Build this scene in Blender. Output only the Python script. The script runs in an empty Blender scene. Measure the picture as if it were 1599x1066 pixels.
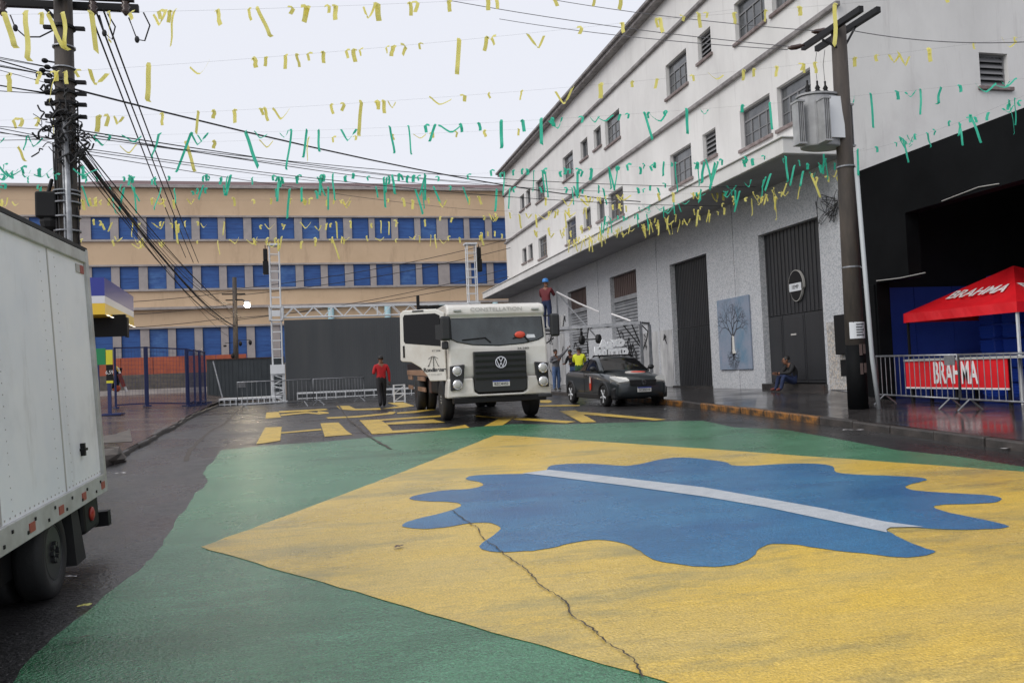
import bpy, bmesh, math, random
from mathutils import Vector, Matrix
from mathutils.geometry import delaunay_2d_cdt
random.seed(7)
SC = bpy.context.scene
COL = SC.collection
PI = math.pi
# ------------------------------------------------------------------ camera
F, YAW, PIT, ROL, CZ = 1281.0, .236, .0368, -.0424, 1.67
cy, sy, cp, sp, cr, sr = math.cos(YAW), math.sin(YAW), math.cos(PIT), math.sin(PIT), math.cos(ROL), math.sin(ROL)
cf = Vector((sy*cp, cy*cp, sp)); r0 = Vector((cy, -sy, 0)); u0 = r0.cross(cf)
crr = cr*r0 + sr*u0; cu = -sr*r0 + cr*u0
O = Vector((0, 0, CZ))
cam = bpy.data.cameras.new('camera'); cam.sensor_width = 36; cam.lens = 36*F/1599; cam.clip_start = .05; cam.clip_end = 3000
camo = bpy.data.objects.new('camera', cam); COL.objects.link(camo)
camo.matrix_world = Matrix(((crr.x, cu.x, -cf.x, O.x), (crr.y, cu.y, -cf.y, O.y), (crr.z, cu.z, -cf.z, O.z), (0, 0, 0, 1)))
SC.camera = camo
# ------------------------------------------------------------------ sky, sun, exposure (rainy overcast)
W = bpy.data.worlds.new('World'); SC.world = W; W.use_nodes = True
nt = W.node_tree; bg = nt.nodes['Background']
sky = nt.nodes.new('ShaderNodeTexSky'); sky.sky_type = 'NISHITA'; sky.sun_disc = False
SUN_EL, SUN_AZ = math.radians(42), math.radians(245)
sky.sun_elevation = SUN_EL; sky.sun_rotation = SUN_AZ; sky.dust_density = 4; sky.air_density = 1.5
mx = nt.nodes.new('ShaderNodeMix'); mx.data_type = 'RGBA'; mx.inputs[0].default_value = .93
mx.inputs[7].default_value = (7.35, 7.5, 8.15, 1)          # the even grey-lavender cloud layer
nt.links.new(sky.outputs[0], mx.inputs[6]); nt.links.new(mx.outputs[2], bg.inputs[0]); bg.inputs[1].default_value = .1
sun = bpy.data.lights.new('sun', 'SUN'); sun.energy = 1.5; sun.angle = math.radians(40); sun.color = (1, .97, .93)
so = bpy.data.objects.new('sun', sun); COL.objects.link(so)
sd = Vector((math.sin(SUN_AZ)*math.cos(SUN_EL), math.cos(SUN_AZ)*math.cos(SUN_EL), math.sin(SUN_EL)))
so.rotation_euler = sd.to_track_quat('Z', 'Y').to_euler(); so.location = (0, 0, 40)
SC.view_settings.view_transform = 'Standard'; SC.view_settings.look = 'None'; SC.view_settings.exposure = 0.26; SC.view_settings.gamma = 1
SC.view_settings.use_curve_mapping = False
# ------------------------------------------------------------------ pixel -> place
def ray(x, y): return (x-799.5)/F*crr - (y-533)/F*cu + cf
def onX(x, y, X): d = ray(x, y); return O + d*(X/d.x)
def onY(x, y, Y): d = ray(x, y); return O + d*(Y/d.y)
def gz(Y):
    if Y < 14: return .03*Y
    if Y < 30: t = Y-14; return .42 + .03*t - .03*t*t/32
    return .66
def gp(x, y):
    d = ray(x, y); t = 10.0
    for i in range(60):
        p = O + d*t; t += (p.z-gz(p.y))/-d.z*.7
    return O + d*t
def lin(*c): return tuple(((v/255/12.92) if v < 10.3 else ((v/255+.055)/1.055)**2.4) for v in c)
# ------------------------------------------------------------------ materials
M = {}
def mat(name, col, rough=.6, metal=0, col2=None, scale=4, stretch=(1, 1, 1), bump=0, bscale=60, rough2=None, rscale=2, spec=.5, emit=None, thr=(.35, .65), coat=0):
    m = bpy.data.materials.new(name); m.use_nodes = True; n = m.node_tree.nodes; L = m.node_tree.links; b = n['Principled BSDF']
    b.inputs['Base Color'].default_value = (*col, 1); b.inputs['Roughness'].default_value = rough; b.inputs['Metallic'].default_value = metal
    b.inputs['Specular IOR Level'].default_value = spec; b.inputs['Coat Weight'].default_value = coat; b.inputs['Coat Roughness'].default_value = .27 if bump else .06
    if emit: b.inputs['Emission Color'].default_value = (*emit[0], 1); b.inputs['Emission Strength'].default_value = emit[1]
    tc = n.new('ShaderNodeTexCoord')
    def noise(sc, st=(1, 1, 1), det=5):
        mp = n.new('ShaderNodeMapping'); mp.inputs['Scale'].default_value = st; L.new(tc.outputs['Object'], mp.inputs[0])
        t = n.new('ShaderNodeTexNoise'); t.inputs['Scale'].default_value = sc; t.inputs['Detail'].default_value = det; t.inputs['Roughness'].default_value = .65; L.new(mp.outputs[0], t.inputs[0]); return t.outputs[0]
    def ramp(s, a, b_, c0, c1):
        r = n.new('ShaderNodeValToRGB'); r.color_ramp.elements[0].position = a; r.color_ramp.elements[1].position = b_
        r.color_ramp.elements[0].color = (*c0, 1); r.color_ramp.elements[1].color = (*c1, 1); L.new(s, r.inputs[0]); return r.outputs[0]
    if col2: L.new(ramp(noise(scale, stretch), thr[0], thr[1], col, col2), b.inputs['Base Color'])
    if rough2 is not None: L.new(ramp(noise(rscale), .35, .65, (rough,)*3, (rough2,)*3), b.inputs['Roughness'])
    if bump:
        bn = n.new('ShaderNodeBump'); bn.inputs['Strength'].default_value = bump; bn.inputs['Distance'].default_value = .01
        L.new(noise(bscale, (1, 1, 1), 3), bn.inputs['Height']); L.new(bn.outputs[0], b.inputs['Normal']); L.new(bn.outputs[0], b.inputs['Coat Normal'])
    M[name] = m; m['_h'] = 1
    return m
def layer(m, col, scale, stretch, thr, amount=1.0, musg=False, seed=0):
    """mix another stain colour over the base colour of a material"""
    n = m.node_tree.nodes; L = m.node_tree.links; b = n['Principled BSDF']; s = b.inputs['Base Color']
    mxn = n.new('ShaderNodeMix'); mxn.data_type = 'RGBA'; mxn.inputs[7].default_value = (*col, 1)
    if s.is_linked: L.new(s.links[0].from_socket, mxn.inputs[6])
    else: mxn.inputs[6].default_value = s.default_value
    tc = n.new('ShaderNodeTexCoord'); mp = n.new('ShaderNodeMapping'); mp.inputs['Scale'].default_value = stretch; mp.inputs['Location'].default_value = (seed*3.1, seed*1.7, seed*.9)
    L.new(tc.outputs['Object'], mp.inputs[0])
    if musg: t = n.new('ShaderNodeTexVoronoi'); t.inputs['Scale'].default_value = scale; o = t.outputs['Color']; sep = n.new('ShaderNodeSeparateColor'); L.new(mp.outputs[0], t.inputs[0]); L.new(o, sep.inputs[0]); src = sep.outputs[0]
    else: t = n.new('ShaderNodeTexNoise'); t.inputs['Scale'].default_value = scale; t.inputs['Detail'].default_value = 6; t.inputs['Roughness'].default_value = .7; L.new(mp.outputs[0], t.inputs[0]); src = t.outputs[0]
    r = n.new('ShaderNodeMapRange'); r.inputs[1].default_value = thr[0]; r.inputs[2].default_value = thr[1]; r.inputs[4].default_value = amount; L.new(src, r.inputs[0]); L.new(r.outputs[0], mxn.inputs[0])
    L.new(mxn.outputs[2], s); return m
def grain(m, sc, lo, hi, det=3, stretch=(1, 1, 1)):
    """coarse aggregate: scale the base colour by fine noise"""
    n = m.node_tree.nodes; L = m.node_tree.links; s = n['Principled BSDF'].inputs['Base Color']; src = s.links[0].from_socket
    tc = n.new('ShaderNodeTexCoord'); mp = n.new('ShaderNodeMapping'); mp.inputs['Scale'].default_value = stretch; L.new(tc.outputs['Object'], mp.inputs[0])
    t = n.new('ShaderNodeTexNoise'); t.inputs['Scale'].default_value = sc; t.inputs['Detail'].default_value = det; t.inputs['Roughness'].default_value = .7; L.new(mp.outputs[0], t.inputs[0])
    r = n.new('ShaderNodeMapRange'); r.inputs[1].default_value = .32; r.inputs[2].default_value = .68; r.inputs[3].default_value = lo; r.inputs[4].default_value = hi; L.new(t.outputs[0], r.inputs[0])
    v = n.new('ShaderNodeVectorMath'); v.operation = 'SCALE'; L.new(src, v.inputs[0]); L.new(r.outputs[0], v.inputs['Scale']); L.new(v.outputs[0], s)
# ground
mat('asphalt', (.0135, .0132, .0136), .12, col2=(.038, .0365, .037), scale=.9, stretch=(1, .35, 1), bump=1, bscale=24, rough2=.45, rscale=.5, coat=.15)
layer(M['asphalt'], (.018, .017, .018), 1.6, (1, .25, 1), (.5, .62), .8, seed=3); layer(M['asphalt'], (.2, .185, .19), 60, (1, 1, 1), (.6, .67), .6, seed=5); layer(M['asphalt'], (.075, .05, .04), 1.3, (1, .5, 1), (.6, .72), .5, seed=9)
mat('green_paint', lin(54, 114, 78), .34, col2=lin(74, 132, 98), scale=1.3, stretch=(.5, 1.2, 1), bump=1, bscale=40, rough2=.2, rscale=.6, coat=.6)
layer(M['green_paint'], lin(124, 160, 146), 70, (.6, 1, 1), (.6, .68), .45, seed=12)
layer(M['green_paint'], lin(26, 84, 50), .45, (.4, 1, 1), (.54, .66), .8, seed=1); layer(M['green_paint'], lin(26, 62, 46), 46, (.5, 1, 1), (.57, .64), .6, seed=2)
mat('yellow_paint', lin(219, 183, 70), .42, col2=lin(207, 179, 96), scale=1.0, stretch=(.5, 1.3, 1), bump=.8, bscale=48, rough2=.22, rscale=.7, coat=.5)
layer(M['yellow_paint'], lin(146, 118, 52), 55, (.5, 1, 1), (.58, .66), .55, seed=14)
layer(M['yellow_paint'], lin(122, 124, 92), .8, (.45, 1.4, 1), (.5, .68), .8, seed=4); layer(M['yellow_paint'], lin(150, 130, 80), 14, (.3, 1.4, 1), (.55, .72), .5, seed=8); layer(M['yellow_paint'], lin(238, 204, 104), 5, (.35, 1.4, 1), (.55, .7), .5, seed=9)
mat('blue_paint', lin(22, 98, 148), .36, col2=lin(46, 118, 162), scale=1.2, stretch=(.5, 1.3, 1), bump=1, bscale=40, rough2=.2, rscale=.6, coat=.6)
layer(M['blue_paint'], lin(16, 66, 124), .6, (.5, 1.2, 1), (.5, .7), .7, seed=6); layer(M['blue_paint'], lin(92, 134, 172), 60, (.6, 1, 1), (.6, .68), .5, seed=7)
mat('white_paint', lin(186, 190, 194), .45, col2=lin(168, 174, 180), scale=8, stretch=(.5, 1.3, 1), bump=.6, bscale=70)
mat('road_yellow', lin(205, 172, 70), .42, col2=lin(170, 142, 66), scale=2.5, stretch=(.6, 1.4, 1), bump=.6, bscale=70, thr=(.45, .75))
layer(M['road_yellow'], lin(70, 66, 62), 9, (.5, 1.4, 1), (.52, .66), .75, seed=3)
for k in ('asphalt', 'green_paint', 'yellow_paint', 'blue_paint', 'white_paint', 'road_yellow'):
    a = {'asphalt': .75, 'green_paint': .55, 'blue_paint': .5, 'yellow_paint': .3, 'white_paint': .2, 'road_yellow': .4}[k]
    grain(M[k], 75 if k != 'asphalt' else 45, 1-a, 1+a*1.1); grain(M[k], 18, 1-a*.25, 1+a*.25, 4, (.5, 1.3, 1))
mat('crack', (.04, .028, .018), .5)
mat('paving', (.028, .026, .026), .06, col2=(.06, .055, .054), scale=.7, bump=.12, bscale=25, rough2=.26, rscale=.8)
layer(M['paving'], (.09, .05, .038), 1.1, (1, 1, 1), (.62, .72), .6, seed=4)
mat('forecourt', (.07, .052, .045), .1, col2=(.12, .09, .078), scale=.5, stretch=(.3, 1, 1), bump=.2, bscale=30, rough2=.3, rscale=.9)
mat('kerb', (.035, .032, .03), .4, col2=(.07, .06, .055), scale=4, bump=.8, bscale=18)
mat('kerb_paint', (.3, .13, .028), .45, col2=(.045, .035, .026), scale=7, bump=.9, bscale=18, thr=(.38, .58))
# buildings
mat('plaster', lin(219, 218, 216), .8, col2=lin(206, 205, 203), scale=.6, stretch=(1, 1, .5), bump=.15, bscale=30)
layer(M['plaster'], lin(172, 169, 167), 3.5, (1, 1, .09), (.57, .82), .6, seed=2); layer(M['plaster'], lin(190, 186, 186), .5, (1, 1, .6), (.55, .75), .5, seed=5)
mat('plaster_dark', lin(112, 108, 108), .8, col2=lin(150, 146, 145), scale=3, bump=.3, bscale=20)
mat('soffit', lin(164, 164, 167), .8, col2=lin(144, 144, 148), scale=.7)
mat('mosaic', lin(188, 190, 194), .7, bump=.3, bscale=40)
layer(M['mosaic'], lin(150, 154, 160), 30, (1, 1, 1), (.35, .5), .75, True); layer(M['mosaic'], lin(190, 190, 192), 33, (1, 1, 1), (.7, .8), .8, True, 3); layer(M['mosaic'], lin(120, 118, 118), 1.6, (1, 1, .12), (.6, .8), .5, seed=3)
mat('mosaic_pale', lin(176, 174, 172), .7, bump=.3, bscale=40); layer(M['mosaic_pale'], lin(130, 128, 126), 24, (1, 1, 1), (.35, .5), .7, True); layer(M['mosaic_pale'], lin(196, 180, 162), 26, (1, 1, 1), (.75, .85), .7, True, 3)
mat('limewash', lin(190, 190, 190), .8, col2=lin(140, 140, 142), scale=2.2, stretch=(1, 1, .25))
mat('door_steel', lin(50, 51, 54), .45, col2=lin(42, 43, 46), scale=2, stretch=(1, 1, .1), bump=.1, bscale=30)
mat('shutter_grey', lin(150, 152, 156), .5, col2=lin(120, 122, 126), scale=1.5)
mat('rust_panel', lin(98, 82, 78), .7, col2=lin(80, 68, 66), scale=6, stretch=(1, 1, .1))
mat('glass', (.045, .05, .056), .08, col2=(.12, .125, .13), scale=1.1, spec=.7)
mat('frame_grey', lin(120, 120, 122), .5); mat('sill', lin(142, 132, 130), .8, col2=lin(110, 96, 94), scale=5)
mat('ochre', lin(206, 180, 150), .85, col2=lin(196, 170, 140), scale=.35, bump=.2, bscale=25); layer(M['ochre'], lin(150, 124, 102), 1.4, (1, 1, .2), (.56, .85), .7, seed=2)
mat('grey_band', lin(172, 164, 160), .8, col2=lin(150, 143, 140), scale=2); mat('pilaster', lin(168, 160, 158), .8, col2=lin(152, 146, 145), scale=1.5)
mat('blue_shutter', lin(46, 92, 158), .55, col2=lin(38, 80, 144), scale=1.2, stretch=(1, 1, 3)); layer(M['blue_shutter'], lin(22, 56, 118), 14, (.05, .05, 1), (.5, .6), .6, seed=2)
mat('blue_shutter_faded', lin(70, 112, 168), .55, col2=lin(38, 80, 146), scale=1.6, stretch=(1, 1, 2)); layer(M['blue_shutter_faded'], lin(28, 62, 122), 14, (.05, .05, 1), (.5, .6), .6, seed=4)
mat('roof_tile', lin(104, 78, 76), .8, col2=lin(84, 62, 62), scale=3, bump=.5, bscale=12)
mat('pale_blue', lin(150, 182, 190), .7)
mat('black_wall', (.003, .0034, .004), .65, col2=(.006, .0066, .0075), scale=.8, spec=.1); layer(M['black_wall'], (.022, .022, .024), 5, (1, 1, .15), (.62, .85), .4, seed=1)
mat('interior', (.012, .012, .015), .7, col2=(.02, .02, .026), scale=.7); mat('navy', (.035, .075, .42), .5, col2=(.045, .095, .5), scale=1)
mat('terracotta', lin(176, 92, 64), .8, col2=lin(150, 78, 58), scale=1.4); mat('stone_grey', lin(104, 96, 90), .85, col2=lin(80, 76, 72), scale=3); mat('hoarding', lin(80, 82, 84), .5, col2=lin(70, 73, 76), scale=.8, stretch=(1, 1, .1)); mat('hoarding_dark', lin(58, 64, 68), .45, col2=lin(48, 54, 58), scale=.8)
# things
mat('concrete_pole', (.04, .034, .03), .75, col2=(.075, .06, .05), scale=5, stretch=(1, 1, .2), bump=.4, bscale=30); layer(M['concrete_pole'], (.09, .06, .03), 2.5, (1, 1, .4), (.6, .75), .5, seed=2)
mat('black', (.007, .007, .008), .55, spec=.3); mat('rubber', (.014, .014, .015), .7, bump=.2, bscale=50); mat('wire', (.02, .02, .022), .6); mat('thin_wire', (.09, .09, .1), .6)
mat('steel', (.45, .46, .48), .35, .8); mat('galv', lin(160, 162, 166), .4, .55, col2=lin(130, 132, 136), scale=6); mat('alu', lin(216, 218, 220), .45, .15)
mat('transformer', lin(165, 166, 168), .5, col2=lin(140, 141, 143), scale=3); mat('porcelain', (.06, .035, .028), .25); mat('pvc', lin(170, 175, 178), .5)
mat('truck_white', lin(218, 216, 210), .32, col2=lin(206, 202, 194), scale=1.2, coat=.3); layer(M['truck_white'], lin(176, 160, 142), 1.5, (1, 1, .5), (.55, .85), .55, seed=4)
mat('box_white', lin(238, 240, 241), .4, col2=lin(222, 227, 233), scale=.7); layer(M['box_white'], lin(168, 172, 176), 2.2, (1, .3, .35), (.55, .85), .6, seed=2); layer(M['box_white'], lin(150, 148, 142), 5, (1, .6, .12), (.58, .78), .5, seed=6); layer(M['box_white'], lin(206, 208, 210), 1.2, (1, .8, .8), (.55, .7), .4, seed=8)
mat('trim_grey', lin(186, 188, 186), .45, .1, col2=lin(160, 160, 156), scale=4); mat('lamp_clear', (.42, .42, .4), .1, spec=.8); mat('chrome', (.75, .76, .78), .18, 1)
mat('windscreen', (.012, .017, .017), .05, col2=(.05, .062, .066), scale=1.3, stretch=(1, 1, .5), spec=.8); mat('dark_glass', (.006, .006, .007), .06, spec=.3)
mat('plastic', (.02, .021, .023), .45); mat('grille', (.014, .015, .016), .4); mat('wood', lin(150, 116, 92), .7, col2=lin(110, 84, 66), scale=4, stretch=(1, .2, 1)); mat('rust', (.08, .035, .022), .8, col2=(.04, .025, .02), scale=8)
mat('red_lamp', (.35, .03, .02), .3); mat('red_reflector', (.3, .045, .03), .4); mat('plate', lin(205, 205, 200), .4); mat('plate_blue', lin(40, 60, 140), .4); mat('print_black', (.02, .02, .022), .6); mat('print_grey', lin(170, 168, 164), .6); mat('print_white', lin(225, 222, 222), .6); mat('paper', lin(205, 208, 212), .7)
mat('pickup_grey', (.022, .028, .032), .28, col2=(.028, .034, .038), scale=2, coat=.5); mat('logo_red', lin(205, 70, 50), .5); mat('sticker_white', lin(190, 185, 180), .5)
mat('brahma_red', lin(226, 24, 36), .5, col2=lin(208, 20, 32), scale=2); mat('fence_blue', lin(32, 44, 92), .45); mat('crate_blue', (.03, .1, .62), .35)
mat('station_blue', lin(52, 62, 150), .4); mat('station_yellow', lin(236, 196, 60), .4); mat('station_white', lin(222, 222, 226), .4); mat('sign_green', lin(30, 130, 80), .5); mat('sign_yellow', lin(214, 206, 50), .5); mat('orange', lin(212, 90, 40), .6)
mat('lamp_glow', (1, .95, .85), .4, emit=((1, .86, .62), 160)); mat('tube_glow', (1, 1, 1), .4, emit=((1, .95, .85), 1.2))
mat('ribbon_yellow', (.96, .9, .3), .5, col2=(.9, .8, .2), scale=5); mat('ribbon_green', (.08, .72, .5), .5, col2=(.04, .58, .38), scale=5)
for k in ('ribbon_yellow', 'ribbon_green'):
    b = M[k].node_tree.nodes['Principled BSDF']; b.inputs['Transmission Weight'].default_value = 0
    tr = M[k].node_tree.nodes.new('ShaderNodeBsdfTranslucent'); ms = M[k].node_tree.nodes.new('ShaderNodeMixShader'); ms.inputs[0].default_value = .5
    L = M[k].node_tree.links; L.new(b.inputs['Base Color'].links[0].from_socket, tr.inputs[0]); L.new(b.outputs[0], ms.inputs[1]); L.new(tr.outputs[0], ms.inputs[2]); L.new(ms.outputs[0], M[k].node_tree.nodes['Material Output'].inputs[0])
mat('skin', lin(122, 84, 64), .6); mat('hair', (.012, .01, .009), .6); mat('shirt_red', lin(176, 24, 32), .8, col2=lin(150, 18, 26), scale=6); mat('trousers_black', (.014, .014, .018), .8); mat('shirt_maroon', lin(98, 34, 40), .8); mat('jeans', lin(34, 48, 82), .85, col2=lin(28, 38, 68), scale=8); mat('jeans_pale', lin(82, 104, 140), .85, col2=lin(64, 86, 124), scale=8)
mat('shirt_grey', lin(96, 96, 100), .8); mat('hivis', lin(206, 212, 40), .7); mat('dark_green', lin(44, 80, 50), .8); mat('shirt_black', (.016, .016, .018), .85); mat('helmet_blue', lin(42, 120, 190), .35); mat('helmet_red', lin(214, 80, 60), .35); mat('shoe', (.02, .018, .016), .6); mat('shoe_red', lin(96, 42, 36), .6)
mat('mural_blue', lin(118, 134, 152), .7, col2=lin(136, 142, 158), scale=1.1); layer(M['mural_blue'], lin(84, 122, 146), .8, (1, 1, 1), (.5, .65), .8, seed=3)
mat('mural_dark', (.07, .075, .09), .7); mat('mural_pale', lin(206, 204, 198), .7); mat('graffiti', (.03, .03, .034), .7); mat('graffiti_white', lin(238, 240, 242), .7)
# ------------------------------------------------------------------ mesh helpers
class MB:
    def __init__(s): s.v = []; s.f = []; s.mi = []
    def add(s, vs, fs, mi=0):
        o = len(s.v); s.v += [tuple(v) for v in vs]; s.f += [tuple(i+o for i in f) for f in fs]; s.mi += [mi]*len(fs); return s
    def box(s, c, d, rot=None, mi=0):
        x, y, z = (a/2 for a in d); vs = [Vector((i*x, j*y, k*z)) for i in (-1, 1) for j in (-1, 1) for k in (-1, 1)]
        if rot is not None: vs = [rot @ v for v in vs]
        c = Vector(c); return s.add([v+c for v in vs], [(0, 1, 3, 2), (4, 6, 7, 5), (0, 4, 5, 1), (2, 3, 7, 6), (0, 2, 6, 4), (1, 5, 7, 3)], mi)
    def bb(s, a, b, mi=0): return s.box([(p+q)/2 for p, q in zip(a, b)], [abs(q-p) for p, q in zip(a, b)], None, mi)
    def bar(s, a, b, w, h=None, mi=0):
        a, b = Vector(a), Vector(b); d = b-a; L_ = d.length
        if L_ < 1e-6: return s
        return s.box((a+b)/2, (L_, w, h or w), d.to_track_quat('X', 'Z').to_matrix(), mi)
    def tube(s, pts, r, n=8, cap=True, mi=0):
        pts = [Vector(p) for p in pts]; k = len(pts); rs = r if isinstance(r, (list, tuple)) else [r]*k; vs = []
        for i, p in enumerate(pts):
            t = (pts[min(i+1, k-1)]-pts[max(i-1, 0)]).normalized(); ref = Vector((0, 0, 1)) if abs(t.z) < .9 else Vector((0, 1, 0))
            a = t.cross(ref).normalized(); b = t.cross(a)
            for j in range(n): an = 2*PI*j/n; vs.append(p + (a*math.cos(an)+b*math.sin(an))*rs[i])
        fs = [(i*n+j, i*n+(j+1) % n, (i+1)*n+(j+1) % n, (i+1)*n+j) for i in range(k-1) for j in range(n)]
        if cap: fs += [tuple(range(n))[::-1], tuple(range((k-1)*n, k*n))]
        return s.add(vs, fs, mi)
    def lathe(s, prof, n=24, M4=None, mi=0):
        vs = []; k = len(prof)
        for r, z in prof:
            for j in range(n): a = 2*PI*j/n; v = Vector((r*math.cos(a), r*math.sin(a), z)); vs.append(M4 @ v if M4 else v)
        fs = [(i*n+j, i*n+(j+1) % n, (i+1)*n+(j+1) % n, (i+1)*n+j) for i in range(k-1) for j in range(n)]
        fs += [tuple(range(n))[::-1], tuple(range((k-1)*n, k*n))]
        return s.add(vs, fs, mi)
    def prism(s, poly, fn, a, b, mi=0):
        """polygon (u,v) swept from w=a to w=b through fn(u,v,w)"""
        n = len(poly); vs = [fn(u, v, a) for u, v in poly]+[fn(u, v, b) for u, v in poly]
        return s.add(vs, [tuple(range(n))[::-1], tuple(range(n, 2*n))]+[(i, (i+1) % n, n+(i+1) % n, n+i) for i in range(n)], mi)
    def sph(s, c, r, n=10, m=6, mi=0):
        rx, ry, rz = r if isinstance(r, (tuple, list)) else (r,)*3
        pr = [(math.sin(PI*i/m), -math.cos(PI*i/m)) for i in range(m+1)]; pr[0] = (.01, -1); pr[-1] = (.01, 1)
        return s.lathe(pr, n, Matrix.Translation(c) @ Matrix.Diagonal((rx, ry, rz, 1)), mi)
    def build(s, name, m, parent=None, bevel=0, smooth=False, sub=0, fix=True):
        me = bpy.data.meshes.new(name); me.from_pydata(s.v, [], s.f)
        ms = m if isinstance(m, (list, tuple)) else [m]
        for k in ms: me.materials.append(M[k])
        if len(ms) > 1: me.polygons.foreach_set('material_index', s.mi)
        if fix:
            bm = bmesh.new(); bm.from_mesh(me); bmesh.ops.recalc_face_normals(bm, faces=bm.faces); bm.to_mesh(me); bm.free()
        if smooth: me.polygons.foreach_set('use_smooth', [True]*len(me.polygons))
        o = bpy.data.objects.new(name, me); COL.objects.link(o)
        if parent: o.parent = parent
        if bevel:
            b = o.modifiers.new('bevel', 'BEVEL'); b.width = bevel; b.segments = 2; b.limit_method = 'ANGLE'; b.angle_limit = math.radians(40); b.harden_normals = False
        if sub: b = o.modifiers.new('sub', 'SUBSURF'); b.levels = sub; b.render_levels = sub
        return o
def tag(o, label, cat, group=None):
    o['label'] = label; o['category'] = cat
    if group: o['group'] = group
    return o
def thing(name, label, cat, loc=(0, 0, 0), rz=0, group=None):
    o = bpy.data.objects.new(name, None); COL.objects.link(o); o.location = loc; o.rotation_euler = (0, 0, rz); o.empty_display_size = .3
    return tag(o, label, cat, group)
def struct(o): o['kind'] = 'structure'; return o
def copy_tree(o, parent=None):
    c = o.copy(); COL.objects.link(c); c.parent = parent
    for ch in list(o.children): copy_tree(ch, c)
    return c
def catmull(P, n=6, closed=True):
    out = []; k = len(P)
    for i in range(k if closed else k-1):
        g = (lambda j: P[j % k]) if closed else (lambda j: P[max(0, min(k-1, j))])
        p0, p1, p2, p3 = (Vector(g(i+q)) for q in (-1, 0, 1, 2))
        for a in range(n):
            t = a/n; out.append(.5*((2*p1)+(p2-p0)*t+(2*p0-5*p1+4*p2-p3)*t*t+(3*p1-p0-3*p2+p3)*t**3))
    if not closed: out.append(Vector(P[-1]))
    return out
def text(name, s, m, parent, mw, size, depth=.002, xs=1.0, bold=0.0, shear=0.0):
    """flat lettering, centred on mw, in its xy plane"""
    c = bpy.data.curves.new(name, 'FONT'); c.body = s; c.size = size; c.align_x = 'CENTER'; c.align_y = 'CENTER'; c.extrude = depth; c.offset = bold; c.shear = shear
    t = bpy.data.objects.new(name, c); COL.objects.link(t); dg = bpy.context.evaluated_depsgraph_get(); me = bpy.data.meshes.new_from_object(t.evaluated_get(dg)); bpy.data.objects.remove(t)
    me.transform(Matrix.Diagonal((xs, 1, 1, 1))); me.materials.clear(); me.materials.append(M[m])
    o = bpy.data.objects.new(name, me); COL.objects.link(o); me.transform(mw); o.parent = parent
    return o
def frame(o, ex, ey):
    """matrix whose x and y axes are ex and ey"""
    ex = Vector(ex).normalized(); ey = Vector(ey); ey = (ey-ex*ey.dot(ex)).normalized(); ez = ex.cross(ey); o = Vector(o)
    return Matrix(((ex.x, ey.x, ez.x, o.x), (ex.y, ey.y, ez.y, o.y), (ex.z, ey.z, ez.z, o.z), (0, 0, 0, 1)))
def wall_holes(mb, u0, u1, v0, v1, holes, depth, fn, mi=0):
    """wall face in (u,v) with rectangular holes and reveals; fn(u,v,w), w=0 face, w=depth inward"""
    us = sorted({u0, u1, *[h[0] for h in holes], *[h[1] for h in holes]}); vs = sorted({v0, v1, *[h[2] for h in holes], *[h[3] for h in holes]})
    us = [u for u in us if u0 <= u <= u1]; vs = [v for v in vs if v0 <= v <= v1]
    for a, b in zip(us, us[1:]):
        for c, d in zip(vs, vs[1:]):
            um, vm = (a+b)/2, (c+d)/2
            if any(h[0] < um < h[1] and h[2] < vm < h[3] for h in holes): continue
            mb.add([fn(a, c, 0), fn(b, c, 0), fn(b, d, 0), fn(a, d, 0)], [(0, 1, 2, 3)], mi)
    for a, b, c, d in holes:
        q = [(a, c), (b, c), (b, d), (a, d)]
        for i in range(4):
            p, r = q[i], q[(i+1) % 4]; om = ((p[0]+r[0])/2+(0, .01, 0, -.01)[i], (p[1]+r[1])/2+(-.01, 0, .01, 0)[i])
            if any(h[0] < om[0] < h[1] and h[2] < om[1] < h[3] for h in holes): continue
            mb.add([fn(*p, 0), fn(*r, 0), fn(*r, depth), fn(*p, depth)], [(0, 1, 2, 3)], mi)
# ------------------------------------------------------------------ ground, road paint, pavements
def grid_sheet(name, xs, ys, zf, m, parent=None):
    mb = MB(); nx = len(xs)
    mb.add([(x, y, zf(x, y)) for y in ys for x in xs], [(j*nx+i, j*nx+i+1, (j+1)*nx+i+1, (j+1)*nx+i) for j in range(len(ys)-1) for i in range(nx-1)])
    return mb.build(name, m, parent, smooth=True, fix=False)
yy = [-400, -100, -30, -8]+[i*1.0 for i in range(-4, 42)]+[60, 100, 300, 1500]
xx = [-1500, -300, -80, -30, -15, -8, -4, 0, 4, 8, 15, 30, 80, 300, 1500]
struct(grid_sheet('road', xx, yy, lambda x, y: gz(max(y, -30)), 'asphalt'))
def pip(p, poly):
    x, y = p; c = False; n = len(poly)
    for i in range(n):
        x1, y1 = poly[i]; x2, y2 = poly[i-1]
        if (y1 > y) != (y2 > y) and x < (x2-x1)*(y-y1)/(y2-y1)+x1: c = not c
    return c
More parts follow.
